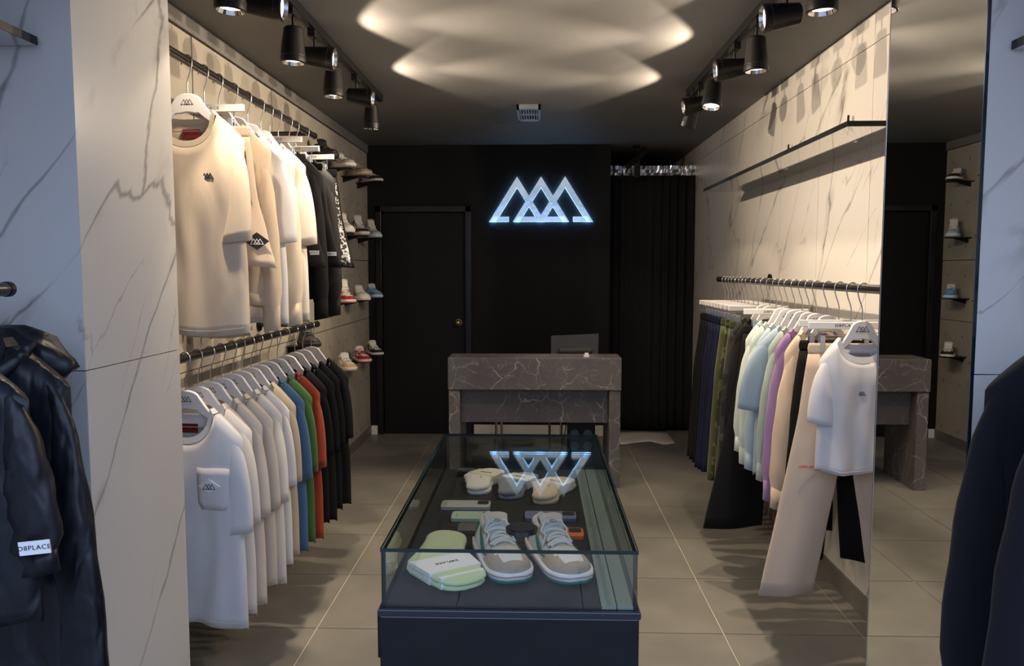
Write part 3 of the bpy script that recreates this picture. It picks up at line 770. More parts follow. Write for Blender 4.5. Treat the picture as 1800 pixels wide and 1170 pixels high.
sock_pair('pale green folded socks with a white paper band by the front glass', -.285, 2.10, math.radians(-8), cloth('sock_green', (.50, .58, .32), .95), True, 1.3, 1, M_WHITE, M_WHITE)
sock_pair('off-white folded socks leftmost in the far fan of socks', -.225, 2.955, math.radians(190), cloth('sock_white', (.62, .59, .54), .95), True, .93, -1, pmat('band_cream', (.6, .56, .48), .7))
sock_pair('grey folded socks in the middle of the far fan of socks', -.098, 2.90, math.radians(186), cloth('sock_grey', (.16, .17, .19), .95), True, .93, -1, pmat('band_pale', (.62, .62, .62), .7))
sock_pair('beige folded socks rightmost in the far fan of socks', .032, 2.845, math.radians(182), cloth('sock_beige', (.50, .40, .30), .95), True, .93, -1, pmat('band_beige', (.6, .52, .42), .7))
o = MB(); puff(o, smooth_poly([(-.05, 0), (-.02, .045), (.03, .04), (.045, 0), (0, -.03)], 2), 0, .02)
o = o.build('black_sock_roll', cloth('sock_black', (.012, .012, .014), .95), None, True); o.location = (-.275, 3.06, CDK + .001); tag(o, 'small black folded sock behind the off-white socks in the case', 'socks')
def rrect(w, h, r, n=5):
    p = []
    for (cx_, cy_, a0) in ((w / 2 - r, h / 2 - r, 0), (-w / 2 + r, h / 2 - r, 90), (-w / 2 + r, -h / 2 + r, 180), (w / 2 - r, -h / 2 + r, 270)):
        for k in range(n): a_ = math.radians(a0 + 90 * k / (n - 1)); p.append((cx_ + r * math.cos(a_), cy_ + r * math.sin(a_)))
    return p
def phone_case(label, x, y, col, flipx=1):
    t = thing('phone_case', label, 'phone case', (x, y, CDK), 0, 'phone cases in the glass case')
    m = pmat('phone_%02x%02x%02x' % tuple(int(255 * q) for q in col), col, .55)
    mb = MB(); mb.slab(rrect(.166, .080, .013), .0005, .011); mb.build('shell', m, t, bevel=.002)
    mb = MB(); mb.slab([(px + flipx * .058, py + .014) for px, py in rrect(.038, .038, .009)], .0105, .0125); mb.build('camera_opening', M_INK, t)
    mb = MB()
    for k in range(3): mb.cyl((-flipx * .066, -.015 + .012 * k, .0108), (-flipx * .066, -.015 + .012 * k, .0114), .002, n=8)
    mb.build('holes', M_INK, t)
phone_case('pale grey phone case lying below the off-white socks', -.24, 2.65, (.36, .37, .35))
phone_case('mint green phone case partly behind the left sneaker', -.192, 2.527, (.36, .46, .36))
phone_case('brown grey phone case beside the green socks', -.16, 2.41, (.10, .085, .08))
phone_case('blue violet phone case behind the right sneaker', .046, 2.537, (.13, .14, .24))
phone_case('orange phone case peeking out beside the right sneaker', .060, 2.37, (.62, .13, .02))

# ================================================================== RAILS
RZU, RZL, RXL = 2.352, 1.272, -1.28
RZR, RXR = 1.523, 1.20
RR = .0165
def rail(name, label, X, Z, Y0, Y1, wallX, Yb, near_to=None):
    t = thing(name, label, 'rail', (X, Y0, Z))
    mb = MB(); mb.cyl((0, 0, 0), (0, Y1 - Y0, 0), RR, n=18); mb.build('bar', M_RAIL, t, True).modifiers.new('es', 'EDGE_SPLIT')
    mb = MB(); mb.cyl((0, Y1 - Y0 - .001, 0), (0, Y1 - Y0 + .014, 0), RR + .002, RR + .002, 16); mb.build('end_cap', M_BLACK, t)
    for yb in Yb:
        mb = MB(); dx = wallX - X; mb.cyl((0, yb - Y0, 0), (dx, yb - Y0, .0), .0125, n=12); mb.build('bracket_arm', M_RAIL, t, True)
        mb = MB(); s = 1 if dx > 0 else -1; mb.cyl((dx - s * .012, yb - Y0, 0), (dx, yb - Y0, 0), .036, .036, 18); mb.build('wall_flange', M_BLACK, t)
    return t
rail('clothes_rail', 'upper dark steel clothes rail on the concrete wall', RXL, RZU, 2.57, 4.60, XL, (2.72, 4.53))
rail('clothes_rail', 'lower dark steel clothes rail on the concrete wall', RXL, RZL, 2.57, 4.575, XL, (2.72, 4.52))
rail('clothes_rail', 'dark steel clothes rail on the right marble wall', RXR, RZR, 2.58, 5.29, XR, (2.75, 5.21))

# ================================================================== HANGERS
HOOK = [(-.020, -.014), (-.0212, .0), (-.018, .012), (-.009, .0195), (.0, .0212), (.010, .0185), (.0175, .011), (.0205, 0), (.019, -.018), (.012, -.042), (.004, -.062), (0, -.082)]
def hook_part(root, flip, zend):
    mb = MB(); mb.tube([(flip * x, 0, z - .0006) for x, z in HOOK] + [(0, 0, zend)], .0024, 6); mb.build('hook', M_STEEL, root, True)
HANG_PTS = None
def hanger_outline():
    top, bot = [], []
    n = 32
    for k in range(n + 1):
        x = -.150 + .30 * k / n; ax = abs(x)
        zt = -.118 - .012 * (ax / .045) ** 2 if ax < .045 else -.130 - .075 * ((ax - .045) / .055) ** .92 if ax < .10 else -.205 - .112 * ((ax - .10) / .105) ** 1.05
        th = .068 if ax < .03 else .068 - .036 * min((ax - .03) / .06, 1) if ax < .09 else .032 - .008 * (ax - .09) / .115
        if ax > .142: th *= .8
        top.append((x, zt)); bot.append((x, zt - th))
    return top, bot
M_HANG = pmat('hanger_white', (.70, .68, .66), .38)
_top, _bot = hanger_outline()
def make_hanger_mesh():
    mb = MB(); y = .0075
    rows = []
    for (xt, zt), (xb, zb) in zip(_top, _bot):
        e = .003
        rows.append([(xt, -y + e, zt), (xt, -y, zt - e), (xb, -y, zb + e), (xb, -y + e, zb), (xb, y - e, zb), (xb, y, zb + e), (xt, y, zt - e), (xt, y - e, zt)])
    mb.quadgrid(rows, 0, True); mb.cap(rows[0], 0, True); mb.cap(rows[-1]); return mb
_hp = [None]
def shirt_hanger(label, X, Y, Z, rz, flip, group, logo=True, sc_=1.0):
    t = thing('clothes_hanger', label, 'hanger', (X, Y, Z), rz, group)
    hook_part(t, flip, -.125)
    if _hp[0] is None: _hp[0] = make_hanger_mesh().build('shoulder_arms', M_HANG, t, True); _hp[0].modifiers.new('es', 'EDGE_SPLIT'); b = _hp[0]
    else: b = share(_hp[0], (0, 0, 0), t)
    b.scale = (sc_, 1, 1)
    if logo: emblem('printed_emblem', .05, M_INK, t, (0, -.0078, -.150), 0, .0003)
    mb = MB(); mb.tube([(-.12 * sc_, 0, -.254), (.12 * sc_, 0, -.254)], .0022, 6); mb.build('trouser_bar', M_STEEL, t)
    return t
_cp = [None]
def clip_hanger(label, X, Y, Z, rz, flip, group, text=True, half=.16):
    t = thing('clip_hanger', label, 'hanger', (X, Y, Z), rz, group)
    hook_part(t, flip, -.135)
    mb = MB(); mb.box(-half, half, -.008, .008, -.158, -.130); mb.build('wooden_bar', M_HANG, t, bevel=.003)
    mb = MB(); mb.tube([(-half + .04, 0, -.158), (-half + .04, 0, -.195), (half - .04, 0, -.195), (half - .04, 0, -.158)], .002, 6); mb.build('wire', M_STEEL, t)
    for s in (-1, 1):
        mb = MB(); mb.box(s * (half - .052) - .009, s * (half - .052) + .009, -.015, -.009, -.245, -.183); mb.box(s * (half - .052) - .009, s * (half - .052) + .009, .009, .015, -.245, -.183)
        mb.box(s * (half - .052) - .007, s * (half - .052) + .007, -.009, .009, -.20, -.188); mb.build('clip', M_CLIP, t, bevel=.0015)
    if text: text_obj('D8PLACE', .015, M_INK, t, (0.02 * flip, -.0083, -.144), (PI / 2, 0, 0), 'printed_name', sx=1.25)
    return t

# ================================================================== GARMENTS
def top_garment(name, label, cat, X, Y, Z, rz, mat, hw=.212, length=.79, sl=.34, long=False, neck=.112, dip=.112, collar=True, nlabel=False,
                emb=None, pocket=False, hood=False, group=None, seed=0, flare=.02, thick=.031, rib=False, sw=.075, drop=.092, tagmat=None, ztop=-.198, out=.02):
    t = thing(name, label, cat, (X, Y, Z), rz, group)
    rnd = random.Random(seed * 31 + 5); ph = [rnd.uniform(0, 6.28) for _ in range(8)]
    zn = ztop; NU, NV = 33, 20
    def ztopf(x, front):
        ax = abs(x)
        if ax < neck: return zn - (dip if front else .03) * math.sqrt(max(0, 1 - (ax / neck) ** 2.2))
        return zn - drop * ((ax - neck) / (hw - neck)) ** 1.15
    def body(u, v, front):
        wid = hw * (1 + flare * (1 - v)) * (1 - .05 * math.exp(-((v - .62) / .18) ** 2))
        x = u * wid
        zt = ztopf(u * hw, front); zb = zn - length - (0 if front else .012) + .010 * math.sin(3 * u + ph[0])
        z = zb + (zt - zb) * v
        edge = math.sqrt(max(0, 1 - u ** 4))
        sh = min((1 - v) / .22, 1)
        tk = (.016 + (thick - .016) * math.sin(sh * PI / 2)) * edge + .002
        g = (1 - v) ** .8
        fold = .009 * g * math.sin(u * 5.2 + ph[1] + .6 * v) + .005 * g * math.sin(u * 10.5 + ph[2] - 1.4 * v) + .010 * noise.noise((u * 1.6 + ph[3], v * 2.2, seed * 1.7)) * sh
        fold += .007 * noise.noise((u * 4 + ph[4], v * 3.5, seed * 2.3 + (0 if front else 9))) * sh
        fold *= .35 + .65 * edge
        sway = .004 * (1 - v) * math.sin(ph[5] + u)
        return (x, (-tk if front else tk) + fold + sway, z)
    us = [-1 + 2 * k / (NU - 1) for k in range(NU)]
    mb = MB()
    for front in (True, False):
        mb.quadgrid([[body(u, k / (NV - 1), front) for u in us] for k in range(NV)], 0, False, not front)
    # join the sides and shoulders
    for u in (-1, 1):
        a = [body(u, k / (NV - 1), True) for k in range(NV)]; b = [body(u, k / (NV - 1), False) for k in range(NV)]
        mb.quadgrid([a, b] if u < 0 else [b, a])
    for sgn in (-1, 1):
        uu = [u for u in us if u * sgn * hw >= neck - 1e-6]
        if sgn > 0: pass
        mb.quadgrid([[body(u, 1, True) for u in uu], [body(u, 1, False) for u in uu]])
    b = mb.build('body', mat, t, True, solid=.0022, weld=True)
    mb = MB(); mb.tube([(lambda p: (p[0], p[1] - .0012, p[2]))(body(u, .028, True)) for u in us[1:-1]], .0011, 4); mb.build('hem_stitch', mat, t)
    # sleeves: lofted between an outer and an inner edge curve
    for s in (-1, 1):
        mb = MB(); rows = []
        zs0 = zn - drop; N = 14 if not long else 22
        wt = sw * 2
        O = [Vector((hw - .055, zs0 + .034)), Vector((hw + .012 + out * .5, zs0 + .004)), Vector((hw + .030 + out, zs0 - sl * .5)), Vector((hw + .030 + out, zs0 - sl + .008))]
        I = [Vector((hw - .050, zs0 - .150)), Vector((hw - .050, zs0 - .170)), Vector((hw - .06 + out * .5, zs0 - sl * .6)), Vector((hw + .030 + out - wt * (.80 if not long else .52), zs0 - sl - .008))]
        bz = lambda B, q: B[0] * (1 - q) ** 3 + B[1] * 3 * q * (1 - q) ** 2 + B[2] * 3 * q * q * (1 - q) + B[3] * q ** 3
        for k in range(N):
            q = k / (N - 1)
            o_, i_ = bz(O, q), bz(I, q)
            if long and q > .90: m_ = (o_ + i_) / 2; o_ = m_ + (o_ - m_) * .80; i_ = m_ + (i_ - m_) * .80
            pc = (o_ + i_) / 2; hx = (o_ - i_) / 2
            dp = .015 + (.017 if long else .012) * min(q * 2.2, 1)
            if long and q > .90: dp *= .75
            cy_ = .010 * math.sin(ph[6] + 2 * q) * q + body(s * .9, max(.02, .85 - q * sl / length), True)[1] * .25
            r = []
            for m in range(18):
                a_ = 2 * PI * m / 18; ca, sa = math.cos(a_), math.sin(a_)
                ca = abs(ca) ** .85 * (1 if ca > 0 else -1)
                wob = 1 + .12 * noise.noise((ca * 1.2 + ph[7], sa * 1.2 + s * 3, q * (6 if long else 2.5) + seed))
                wr_ = (.0035 * math.sin(q * 30 + ph[2] + 3 * ca) * min(q * 3, 1)) if long else .003 * math.sin(ca * 4 + ph[2]) * q
                r.append((s * (pc.x + hx.x * ca), cy_ + (dp * sa) * wob + wr_, pc.y + hx.y * ca))
            rows.append(r)
        mb.quadgrid(rows, 0, True, s < 0); mb.build('sleeve', mat, t, True, solid=.002, fix=False)
        if not long: continue
        mb = MB(); rr = []
        for base_ in (rows[-3:] if long else rows[-2:]):
            c0 = Vector((sum(p[0] for p in base_) / 18, sum(p[1] for p in base_) / 18, sum(p[2] for p in base_) / 18))
            rr.append([tuple(c0 + (Vector(p) - c0) * 1.0 + Vector(((p[0] - c0.x) * .02, (p[1] - c0.y) * .06, 0))) for p in base_])
        mb.quadgrid(rr, 0, True, s < 0); mb.build('cuff', mat, t, True, solid=.001, fix=False)
    if collar:
        mb = MB(); rows = []
        cw_ = .024
        path = []
        nn = 15
        for k in range(nn): x = -neck + 2 * neck * k / (nn - 1); path.append((x, True))
        fr_pts = [body(x / hw, 1, True) for x, _ in path]; bk_pts = [body(x / hw, 1, False) for x, _ in path[::-1]]
        loop = fr_pts + bk_pts
        cx_ = 0; cz_ = zn + .012
        outer, inner = [], []
        for p in loop:
            v_ = Vector((-p[0] * .42, 0, .05)).normalized()
            outer.append((p[0] - v_.x * .003, p[1] * 1.10, p[2] - v_.z * .003)); inner.append((p[0] + v_.x * cw_ * .75, p[1] * .82, p[2] + v_.z * cw_ * .75 + .002))
        mb.quadgrid([outer, inner], 0, True); mb.build('collar', mat, t, False, solid=.0015, fix=False)
    if nlabel:
        p = body(0, .985, False)
        mb = MB(); mb.box(-.034, .034, -.002, .002, -.0165, .0165); o = mb.build('neck_label', tagmat or M_RED, t); o.location = (0, p[1] - .006, p[2] - .021)
        if tagmat is None: text_obj('D8PLACE', .011, M_INK, o, (0, -.0022, 0), (PI / 2, 0, 0), 'lettering', sx=1.1)
    if emb:
        ew, ex, ez, em = emb
        v_ = None
        # find the height on the front panel
        best = min((k / 200 for k in range(200)), key=lambda k: abs(body(ex / hw, k, True)[2] - ez)); p = body(ex / hw, best, True); p2 = body(ex / hw + .1, best, True)
        emblem('chest_emblem', ew, em, t, (p[0], p[1] - .0025, p[2]), math.atan2(p2[1] - p[1], p2[0] - p[0]), .0012)
    if pocket:
        def pt(x, z, off):
            best = min((k / 200 for k in range(200)), key=lambda k: abs(body(x / hw, k, True)[2] - z)); p = body(x / hw, best, True); return (p[0], p[1] - off, p[2])
        mb = MB(); rows = []
        for k in range(7):
            z = -.395 - .155 * k / 6
            inn = .012 if k == 6 else .0
            rows.append([pt(.055 + inn + (.125 - 2 * inn) * m / 6, z, .004) for m in range(7)])
        mb.quadgrid(rows); pkt = mb.build('pocket', mat, t, True, solid=.002, fix=False)
        c = pt(.105, -.46, .007); mb = MB(); mb.prism([(0, .026), (.044, 0), (0, -.026), (-.044, 0)], -.0012, .0012); o = mb.build('pocket_patch', M_WHITE, pkt); o.location = c
        emblem('patch_emblem', .05, M_INK, pkt, (c[0], c[1] - .0018, c[2] - .002), 0, .0008)
    if rib:
        mb = MB(); rows = []
        for v0 in (0.0, .035, .07):
            rows.append([(lambda p: (p[0] * 1.0, p[1] * 1.06, p[2]))(body(u, v0, True)) for u in us] + [(lambda p: (p[0], p[1] * 1.06, p[2]))(body(u, v0, False)) for u in us[::-1]])
        mb.quadgrid(rows, 0, True); mb.build('hem_rib', mat, t, True, solid=.004, fix=False)
    if hood:
        mb = MB(); rows = []
        for k in range(13):
            a_ = PI * k / 12; rows.append([])
            for m in range(24):
                b_ = 2 * PI * m / 24; d_ = Vector((math.sin(a_) * math.cos(b_), math.sin(a_) * math.sin(b_), math.cos(a_)))
                f_ = 1 + .22 * noise.noise(d_ * 2.1 + Vector((seed, 0, 0))); rows[-1].append((.165 * d_.x * f_, .075 + .060 * d_.y * f_, zn - .022 - .25 * abs(d_.x) ** 2 * .16 + .062 * d_.z * f_))
        mb.quadgrid(rows, 0, True); mb.build('hood', mat, t, True)
        mb = MB(); mb.tube([((neck + .035) * math.cos(PI * q / 12), .02 - .090 * math.sin(PI * q / 12), zn + .004 - .085 * math.sin(PI * q / 12)) for q in range(13)], [.012 + .008 * math.sin(PI * q / 12) for q in range(13)], 8); mb.build('hood_rim', mat, t, True)
    return t

def bottoms(name, label, cat, X, Y, Z, rz, mat, waist=.135, length=.95, hem=.095, splay=.05, group=None, seed=0, zipper=False, patch=None, prt=None, z0=-.212, wb=None, depth=.030, mats2=None):
    t = thing(name, label, cat, (X, Y, Z), rz, group)
    rnd = random.Random(seed * 17 + 3); ph = [rnd.uniform(0, 6.28) for _ in range(6)]
    wz = .042
    mb = MB(); rows = []
    for k in range(5):
        q = k / 4; z = z0 - wz * q
        rows.append([((waist + .004 * math.sin(q * PI)) * math.cos(2 * PI * m / 40), .0062 * math.sin(2 * PI * m / 40) + .0006 * math.sin(m * 2.9 + ph[0]) * math.sin(q * PI), z) for m in range(40)])
    mb.quadgrid(rows, 0, True); mb.build('waistband', wb or mat, t, True, solid=.003, fix=False)
    def leg(s, q, a_):
        zt = z0 - wz; z = zt - (length - wz) * q
        rise = min(.26 / length, .55)
        cx0 = waist * .5
        if q < rise: f = q / rise; cx = cx0 + .012 * f; w = waist * .52 + .018 * f
        else: f = (q - rise) / (1 - rise); cx = cx0 + .012 + (splay) * f; w = (waist * .52 + .018) * (1 - f) + hem * f
        d = depth * (.32 + .53 * min(q * 5, 1) + .25 * math.sin(q * PI))
        wob = 1 + .05 * noise.noise((math.cos(a_) + ph[1], math.sin(a_) + s * 4, q * 4 + seed))
        y = d * math.sin(a_) * wob + .010 * q * math.sin(3 * math.cos(a_) * 1.2 + ph[2] + s) + .005 * q * math.sin(ph[3] + s)
        return (s * cx + w * math.cos(a_) * wob, y, z + .012 * q * math.cos(a_) * s * (-1))
    for s in (-1, 1):
        mb = MB(); N = 18
        mb.quadgrid([[leg(s, k / (N - 1), 2 * PI * m / 24) for m in range(24)] for k in range(N)], 0, True); mb.build('leg', mat, t, True, solid=.002, fix=False)
    def on(s, q, a_, off=.004): p = leg(s, q, a_); return Vector((p[0], p[1] - off, p[2]))
    if zipper:
        pts_ = [on(1, q, -PI * .20, .004) for q in [.12 + .40 * k / 8 for k in range(9)]]
        mb = MB(); mb.tube(pts_, .0035, 6); z_ = mb.build('zip', pmat('zip_metal', (.10, .10, .11), .3, .8), t)
        mb = MB(); p = pts_[0]; mb.box(p.x - .004, p.x + .004, p.y - .008, p.y - .003, p.z - .05, p.z + .004); mb.build('zip_puller', MATS['zip_metal'], z_)
    if patch == 'diamond':
        p = on(1, .80, -PI * .24, .010)
        mb = MB(); mb.prism([(0, .034), (.046, 0), (0, -.034), (-.046, 0)], -.0015, .0015); o = mb.build('diamond_patch', M_INK, t); o.location = p; o.rotation_euler = (0, 0, math.radians(14))
        e = emblem('patch_emblem', .052, M_WHITE, o, (0, -.002, -.002), 0, .0008)
    if patch == 'label':
        p = on(1, .86, -PI * .22, .006)
        mb = MB(); mb.box(-.026, .026, -.001, .001, -.010, .010); o = mb.build('white_tab', M_WHITE, t); o.location = p
        text_obj('D8PLACE', .009, M_INK, o, (0, -.0013, 0), (PI / 2, 0, 0))
    if patch == 'orange':
        p = on(-1, .455, -PI * .52, .006)
        text_obj('D8PLACE', .0145, pmat('orange_print', (.62, .10, .03), .7), t, (-.158, p.y, p.z), (PI / 2, 0, 0), 'thigh_print', .001, 1.0)
    if prt:
        mb = MB(); N = 20
        mb.quadgrid([[tuple(on(1, .02 + .96 * k / (N - 1), -PI * (.10 + .22 * m / 3), .0025)) for m in range(4)] for k in range(N)]); mb.build('side_stripe', prt, t, True, solid=.001, fix=False)
    if not patch or patch == 'orange':
        mb = MB(); mb.tube([(-.012, -.030, z0 - .02), (-.016, -.036, z0 - .10), (-.010, -.038, z0 - .17)], .0028, 6); mb.build('drawstring', wb or mat, t, True)
    return t

def camo(name, c1, c2, c3, sc_=14):
    m = bpy.data.materials.new(name); m.use_nodes = True; nt = m.node_tree; bs = nt.nodes['Principled BSDF']; bs.inputs['Roughness'].default_value = .85
    tc = nt.nodes.new('ShaderNodeTexCoord'); n = nt.nodes.new('ShaderNodeTexNoise'); n.inputs['Scale'].default_value = sc_; n.inputs['Detail'].default_value = 2
    nt.links.new(tc.outputs['Object'], n.inputs['Vector']); r = nt.nodes.new('ShaderNodeValToRGB'); r.color_ramp.interpolation = 'CONSTANT'
    r.color_ramp.elements[0].color = (*c1, 1); r.color_ramp.elements[1].position = .47; r.color_ramp.elements[1].color = (*c2, 1)
    e = r.color_ramp.elements.new(.57); e.color = (*c3, 1)
    nt.links.new(n.outputs['Fac'], r.inputs[0]); nt.links.new(r.outputs[0], bs.inputs['Base Color']); return m

c_cream = cloth('cream', (.56, .46, .345)); c_white = cloth('white', (.64, .63, .63)); c_off = cloth('offwhite', (.66, .62, .56)); c_beige = cloth('beige', (.58, .52, .44))
c_khaki = cloth('khaki', (.42, .36, .26)); c_blue = cloth('denimblue', (.055, .13, .25)); c_green = cloth('green', (.035, .11, .025)); c_red = cloth('brick', (.30, .04, .015))
c_black = cloth('black', (.0055, .0055, .0062), .9, 0); c_navy = cloth('navy', (.009, .012, .036), .9, 0); c_olive = cloth('olive', (.075, .08, .028)); c_mint = cloth('mint', (.52, .60, .54))
c_lblue = cloth('lightblue', (.34, .44, .52)); c_sage = cloth('sage', (.36, .42, .35)); c_purple = cloth('purple', (.28, .17, .34)); c_sand = cloth('sand', (.60, .45, .31)); c_sandp = cloth('sandpants', (.55, .43, .32))
m_camo = camo('cloth_camo_green', (.03, .035, .015), (.09, .10, .04), (.05, .045, .03)); m_camod = camo('cloth_camo_dark', (.008, .008, .009), (.03, .03, .03), (.016, .016, .017), 9)
m_patt = camo('cloth_pattern', (.01, .01, .011), (.42, .42, .42), (.02, .02, .02), 38)

rr = random.Random(11)
# ---- lower left rail: fourteen tees
low = [(2.842, 'white pocket tee', c_white), (2.948, 'bright off-white tee', c_off), (3.063, 'pale beige tee', c_beige), (3.174, 'darker beige tee', cloth('beige2', (.54, .48, .40))), (3.294, 'cream-white tee', cloth('creamwhite', (.66, .63, .58))),
       (3.390, 'plain white tee', c_white), (3.506, 'khaki tee', c_khaki), (3.615, 'blue tee', c_blue), (3.739, 'green tee', c_green), (3.871, 'brick red tee', c_red),
       (4.013, 'first black tee after the red one', c_black), (4.156, 'second black tee after the red one', c_black), (4.299, 'third black tee after the red one', c_black), (4.463, 'last black tee', c_black)]
for k, (y, nm, m) in enumerate(low):
    rz = math.radians(rr.uniform(-6.5, -3.5)) if k else math.radians(-7)
    shirt_hanger('white hanger carrying the %s, lower left rail' % nm, RXL, y, RZL, rz, 1, 'hangers on the lower left rail', k < 12)
    top_garment('t_shirt', '%s%s hanging on the lower left rail' % (nm, ' with red neck label nearest the pier' if k == 0 else ''), 't-shirt', RXL, y, RZL, rz, m, length=.79 + rr.uniform(-.02, .02), sl=.35 + rr.uniform(-.02, .02), hw=.210 + rr.uniform(-.005, .005),
                nlabel=(k < 3), pocket=(k == 0), group='tees on the lower left rail', seed=k + 1, out=0)
# ---- upper left rail
gU = 'clothes on the upper left rail'; gH = 'hangers on the upper left rail'
def upper(y, kind, nm, m, **kw):
    rz = kw.pop('rz', math.radians(rr.uniform(-6, -3))); sd = int(y * 100)
    if kind == 'tee':
        shirt_hanger('white shoulder hanger carrying the %s' % nm, RXL, y, RZU, rz, 1, gH); return top_garment('t_shirt', nm + ' on the upper left rail', 't-shirt', RXL, y, RZU, rz, m, group=gU, seed=sd, **kw)
    if kind == 'sweat':
        shirt_hanger('white shoulder hanger carrying the %s' % nm, RXL, y, RZU, rz, 1, gH); return top_garment('sweatshirt', nm + ' on the upper left rail', 'sweatshirt', RXL, y, RZU, rz, m, long=True, sl=.72, length=.70, rib=True, hw=.212, sw=.08, out=.0, group=gU, seed=sd, **kw)
    clip_hanger('white clip hanger holding the %s' % nm, RXL, y, RZU, rz, 1, gH); return bottoms('shorts', nm + ' on the upper left rail', 'shorts', RXL, y, RZU, rz, m, waist=.172, length=.53, hem=.14, splay=.03, group=gU, seed=sd, **kw)
upper(2.938, 'tee', 'cream tee with small black emblem and red neck label', c_cream, nlabel=True, emb=(.052, .085, -.42, M_INK), length=.80, sl=.37, out=-.005, rz=math.radians(-6))
upper(3.083, 'shorts', 'cream shorts with zip pocket and black diamond patch', cloth('creamshort', (.54, .43, .32)), zipper=True, patch='diamond', rz=math.radians(-4))
upper(3.225, 'sweat', 'cream sweatshirt behind the zipped shorts', cloth('creamsweat', (.54, .43, .31)))
upper(3.386, 'tee', 'white tee between two cream sweatshirts', c_white, sl=.36)
upper(3.545, 'sweat', 'pale cream sweatshirt with long hanging sleeves', cloth('palecream', (.57, .49, .38)))
upper(3.712, 'tee', 'warm white tee before the black clothes', cloth('warmwhite', (.62, .57, .50)), sl=.36)
upper(3.837, 'shorts', 'plain black shorts with white tab', c_black, patch='label')
upper(3.963, 'sweat', 'first black sweatshirt behind the plain black shorts', c_black)
upper(4.134, 'shorts', 'black shorts between the two black sweatshirts', c_black, patch='label')
upper(4.250, 'sweat', 'second black sweatshirt before the patterned shorts', cloth('washedblack', (.010, .010, .011), .8, 0))
upper(4.438, 'shorts', 'black shorts with black and white patterned side', c_black, prt=m_patt, patch='label')

# ---- right rail
gR = 'clothes on the right rail'; gHR = 'hangers on the right rail'
def right(y, kind, nm, m, **kw):
    rz = kw.pop('rz', math.radians(rr.uniform(-1, 2))); sd = int(y * 100) + 7
    wh = ' on the right rail'
    if kind == 'tee':
        shirt_hanger('white shoulder hanger carrying the %s' % nm, RXR, y, RZR, rz, -1, gHR, sc_=.74); return top_garment('t_shirt', nm + wh, 't-shirt', RXR, y, RZR, rz, m, group=gR, seed=sd, **kw)
    if kind == 'sweat':
        shirt_hanger('white shoulder hanger carrying the %s' % nm, RXR, y, RZR, rz, -1, gHR, sc_=.74); d = dict(long=True, sl=.56, length=.62, rib=True, hw=.172, sw=.080, out=.02, drop=.08, thick=.025); d.update(kw)
        return top_garment('sweatshirt', nm + wh, 'sweatshirt', RXR, y, RZR, rz, m, group=gR, seed=sd, **d)
    clip_hanger('white clip hanger holding the %s' % nm, RXR, y, RZR, rz, -1, gHR, text=y < 4.1); d = dict(waist=.150, length=.92, hem=.09, splay=.03, depth=.023); d.update(kw)
    return bottoms('trousers', nm + wh, 'trousers', RXR, y, RZR, rz, m, group=gR, seed=sd, **d)
right(2.972, 'tee', 'white cropped tee with small black emblem', c_white, hw=.150, length=.485, sl=.235, sw=.06, drop=.07, emb=(.036, -.005, -.385, M_INK), nlabel=True, tagmat=pmat('grey_tag', (.33, .31, .30), .7), rz=0, out=.012, neck=.092, dip=.075)
right(3.078, 'pants', 'beige flared sweatpants with orange print', c_sandp, length=.99, hem=.105, splay=.125, patch='orange', rz=0, waist=.155)
right(3.20, 'pants', 'black sweatpants behind the beige ones', c_black, length=.90, splay=.04)
right(3.327, 'sweat', 'sand beige sweatshirt', c_sand, rz=math.radians(2), sl=.66)
right(3.460, 'sweat', 'purple sweatshirt', c_purple, rz=math.radians(3), sl=.66)
right(3.550, 'sweat', 'sage green sweatshirt', c_sage, sl=.60)
right(3.640, 'tee', 'light blue tee', c_lblue, hw=.200, length=.66, sl=.29, sw=.075, drop=.085, out=.05, thick=.025)
right(3.745, 'sweat', 'light blue sweatshirt', cloth('lblue2', (.40, .49, .56)), sl=.60)
right(3.850, 'sweat', 'mint green sweatshirt', c_mint, sl=.60)
right(3.940, 'sweat', 'pale mint sweatshirt behind the mint green one', cloth('mint2', (.56, .62, .56)))
right(4.035, 'pants', 'black wide flared trousers', c_black, length=1.04, hem=.15, splay=.10, waist=.155)
right(4.145, 'sweat', 'black sweatshirt between camouflage and pale mint ones', c_black)
right(4.255, 'sweat', 'dark camouflage sweatshirt', m_camod, sl=.62)
right(4.355, 'pants', 'olive trousers nearest the camouflage sweatshirt', c_olive, length=.90, hem=.10)
right(4.455, 'pants', 'green camouflage trousers', m_camo, length=.90, hem=.10)
right(4.560, 'pants', 'olive trousers next to the navy trousers', c_olive, length=.92, hem=.10)
for k, y in enumerate((4.64, 4.715, 4.80, 4.885)):
    right(y, 'pants', 'navy trousers, %s of four counted from the olive trousers' % ('first', 'second', 'third', 'fourth')[k], c_navy, length=.90 + .01 * k, hem=.105)
for k, y in enumerate((4.965, 5.045, 5.13)):
    right(y, 'pants', 'black trousers, %s of three at the far end' % ('first', 'second', 'third')[k], c_black, length=.92, hem=.105)

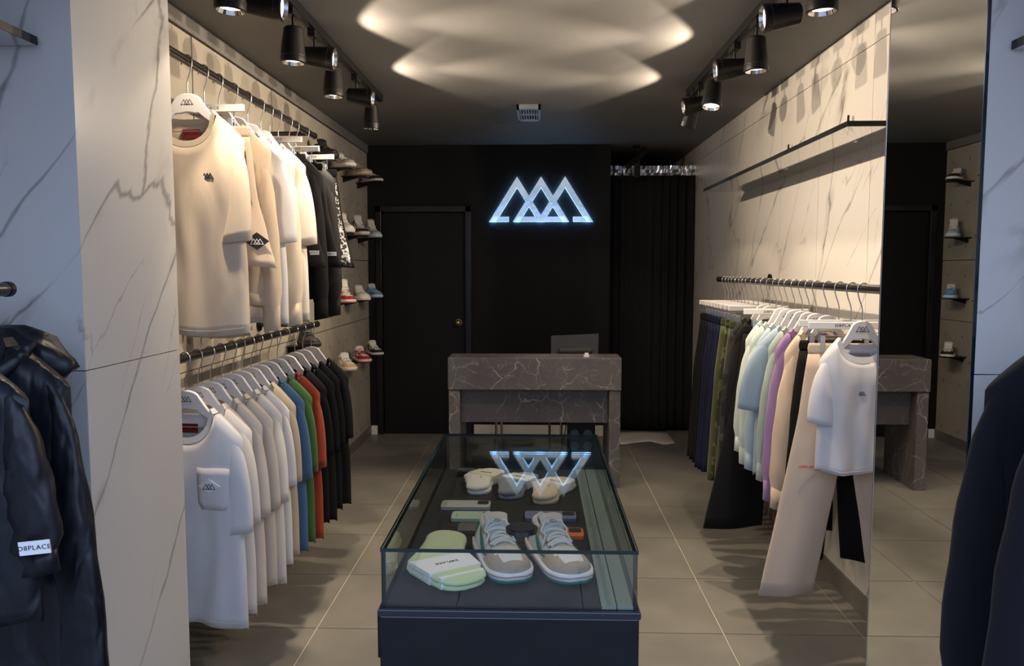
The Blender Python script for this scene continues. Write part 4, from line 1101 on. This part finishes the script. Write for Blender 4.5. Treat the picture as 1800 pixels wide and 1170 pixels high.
# ---- jackets in the front zone
c_nylon = pmat('nylon_navy', (.006, .0065, .011), .42, spec=.35, var=(5, .2)); wrinkle(c_nylon, .75, (13, 13, 7)); c_fleece = cloth('navy_fleece', (.006, .0055, .009), .95, .05, wr=.45)
for nm, X, y1 in (('left', -1.275, 1.875), ('right', 1.20, 1.88)):
    rail('clothes_rail', 'short steel clothes rail in front of the %s marble pier' % nm, X, 1.548, .4, y1, XL if X < 0 else XR, (.6, 1.2))
    MATS['x'] = None
gJ = 'jackets in the shop front'
def jacket(X, y, label, mat, rz, hood, seed, flip, **kw):
    shirt_hanger('white hanger of the ' + label, X, y, 1.548, rz, flip, 'hangers in the shop front')
    d = dict(long=True, sl=.66, length=.74, hw=.22, sw=.12, out=.03, thick=.046, rib=False, ztop=-.125, neck=.075, dip=.05, drop=.095); d.update(kw)
    return top_garment('jacket', label, 'jacket', X, y, 1.548, rz, mat, hood=hood, group=gJ, seed=seed, **d)
j2 = jacket(-1.275, 1.785, 'black hooded jacket right before the left marble pier', c_nylon, math.radians(-6), True, 3, 1, hw=.215, sl=.85, length=.90, out=.045)
j1 = jacket(-1.275, 1.62, 'black nylon jacket with white name patch before the hooded one', c_nylon, math.radians(-6), False, 8, 1, hw=.225, sl=.37, length=.56, out=.03)
pt = MB(); pt.box(-.032, .032, -.0015, .0015, -.014, .014); pt = pt.build('name_patch', M_WHITE, j1); pt.location = (.262, -.046, -.515); pt.rotation_euler = (0, math.radians(-6), math.radians(8))
text_obj('D8PLACE', .0135, M_INK, pt, (0, -.002, 0), (PI / 2, 0, 0), 'lettering', sx=1.1)
jacket(1.20, 1.80, 'dark navy fleece jacket right before the mirrored pier', c_fleece, math.radians(5), False, 5, -1, hw=.205, sl=.75, length=.95, out=.06)
jacket(1.20, 1.62, 'dark navy fleece jacket second from the mirrored pier', c_fleece, math.radians(5), False, 6, -1, hw=.205, sl=.75, length=.95, out=.06)

# ================================================================== GLOSSY WALL SHELVES
def gloss_shelf(label, x_in, x_wall, y0, y1, z, screws=True):
    t = thing('wall_shelf', label, 'shelf', (x_wall, y0, z)); s = -1 if x_in < x_wall else 1; w = abs(x_in - x_wall)
    a, b = sorted((0, s * w))
    mb = MB(); mb.box(a, b, 0, y1 - y0, -.020, 0); mb.build('board', M_BLACK, t)
    mb = MB(); mb.box(a + .002, b - .002, .004, y1 - y0 - .004, -.0212, -.020); mb.build('underside', M_SHELFMIR, t)
    if screws:
        n = 3
        for k in range(n):
            yy = (y1 - y0) * (.14 + .36 * k)
            mb = MB(); mb.cyl((s * w * .42, yy, -.0245), (s * w * .42, yy, -.0205), .010, n=12); mb.build('screw', M_STEEL, t)
        for k in range(2):
            yy = (y1 - y0) * (.28 + .34 * k)
            mb = MB(); mb.prism([(s * .0, 0), (s * .012, 0), (s * .006, .16), (s * .0, .16)], -.006, .006); o = mb.build('upright_pin', M_BLACK, t); o.location = (s * .02, yy, 0)
    return t
gloss_shelf('long black shelf with mirrored underside on the right marble wall', 1.20, XR, 3.18, 5.86, 2.166)
gloss_shelf('black shelf with glossy underside at the top left in front of the pier', -1.236, XL, .4, 1.985, 2.168, False)
gloss_shelf('black shelf with glossy underside at the top right in front of the pier', 1.135, XR, .4, 1.995, 2.14, False)
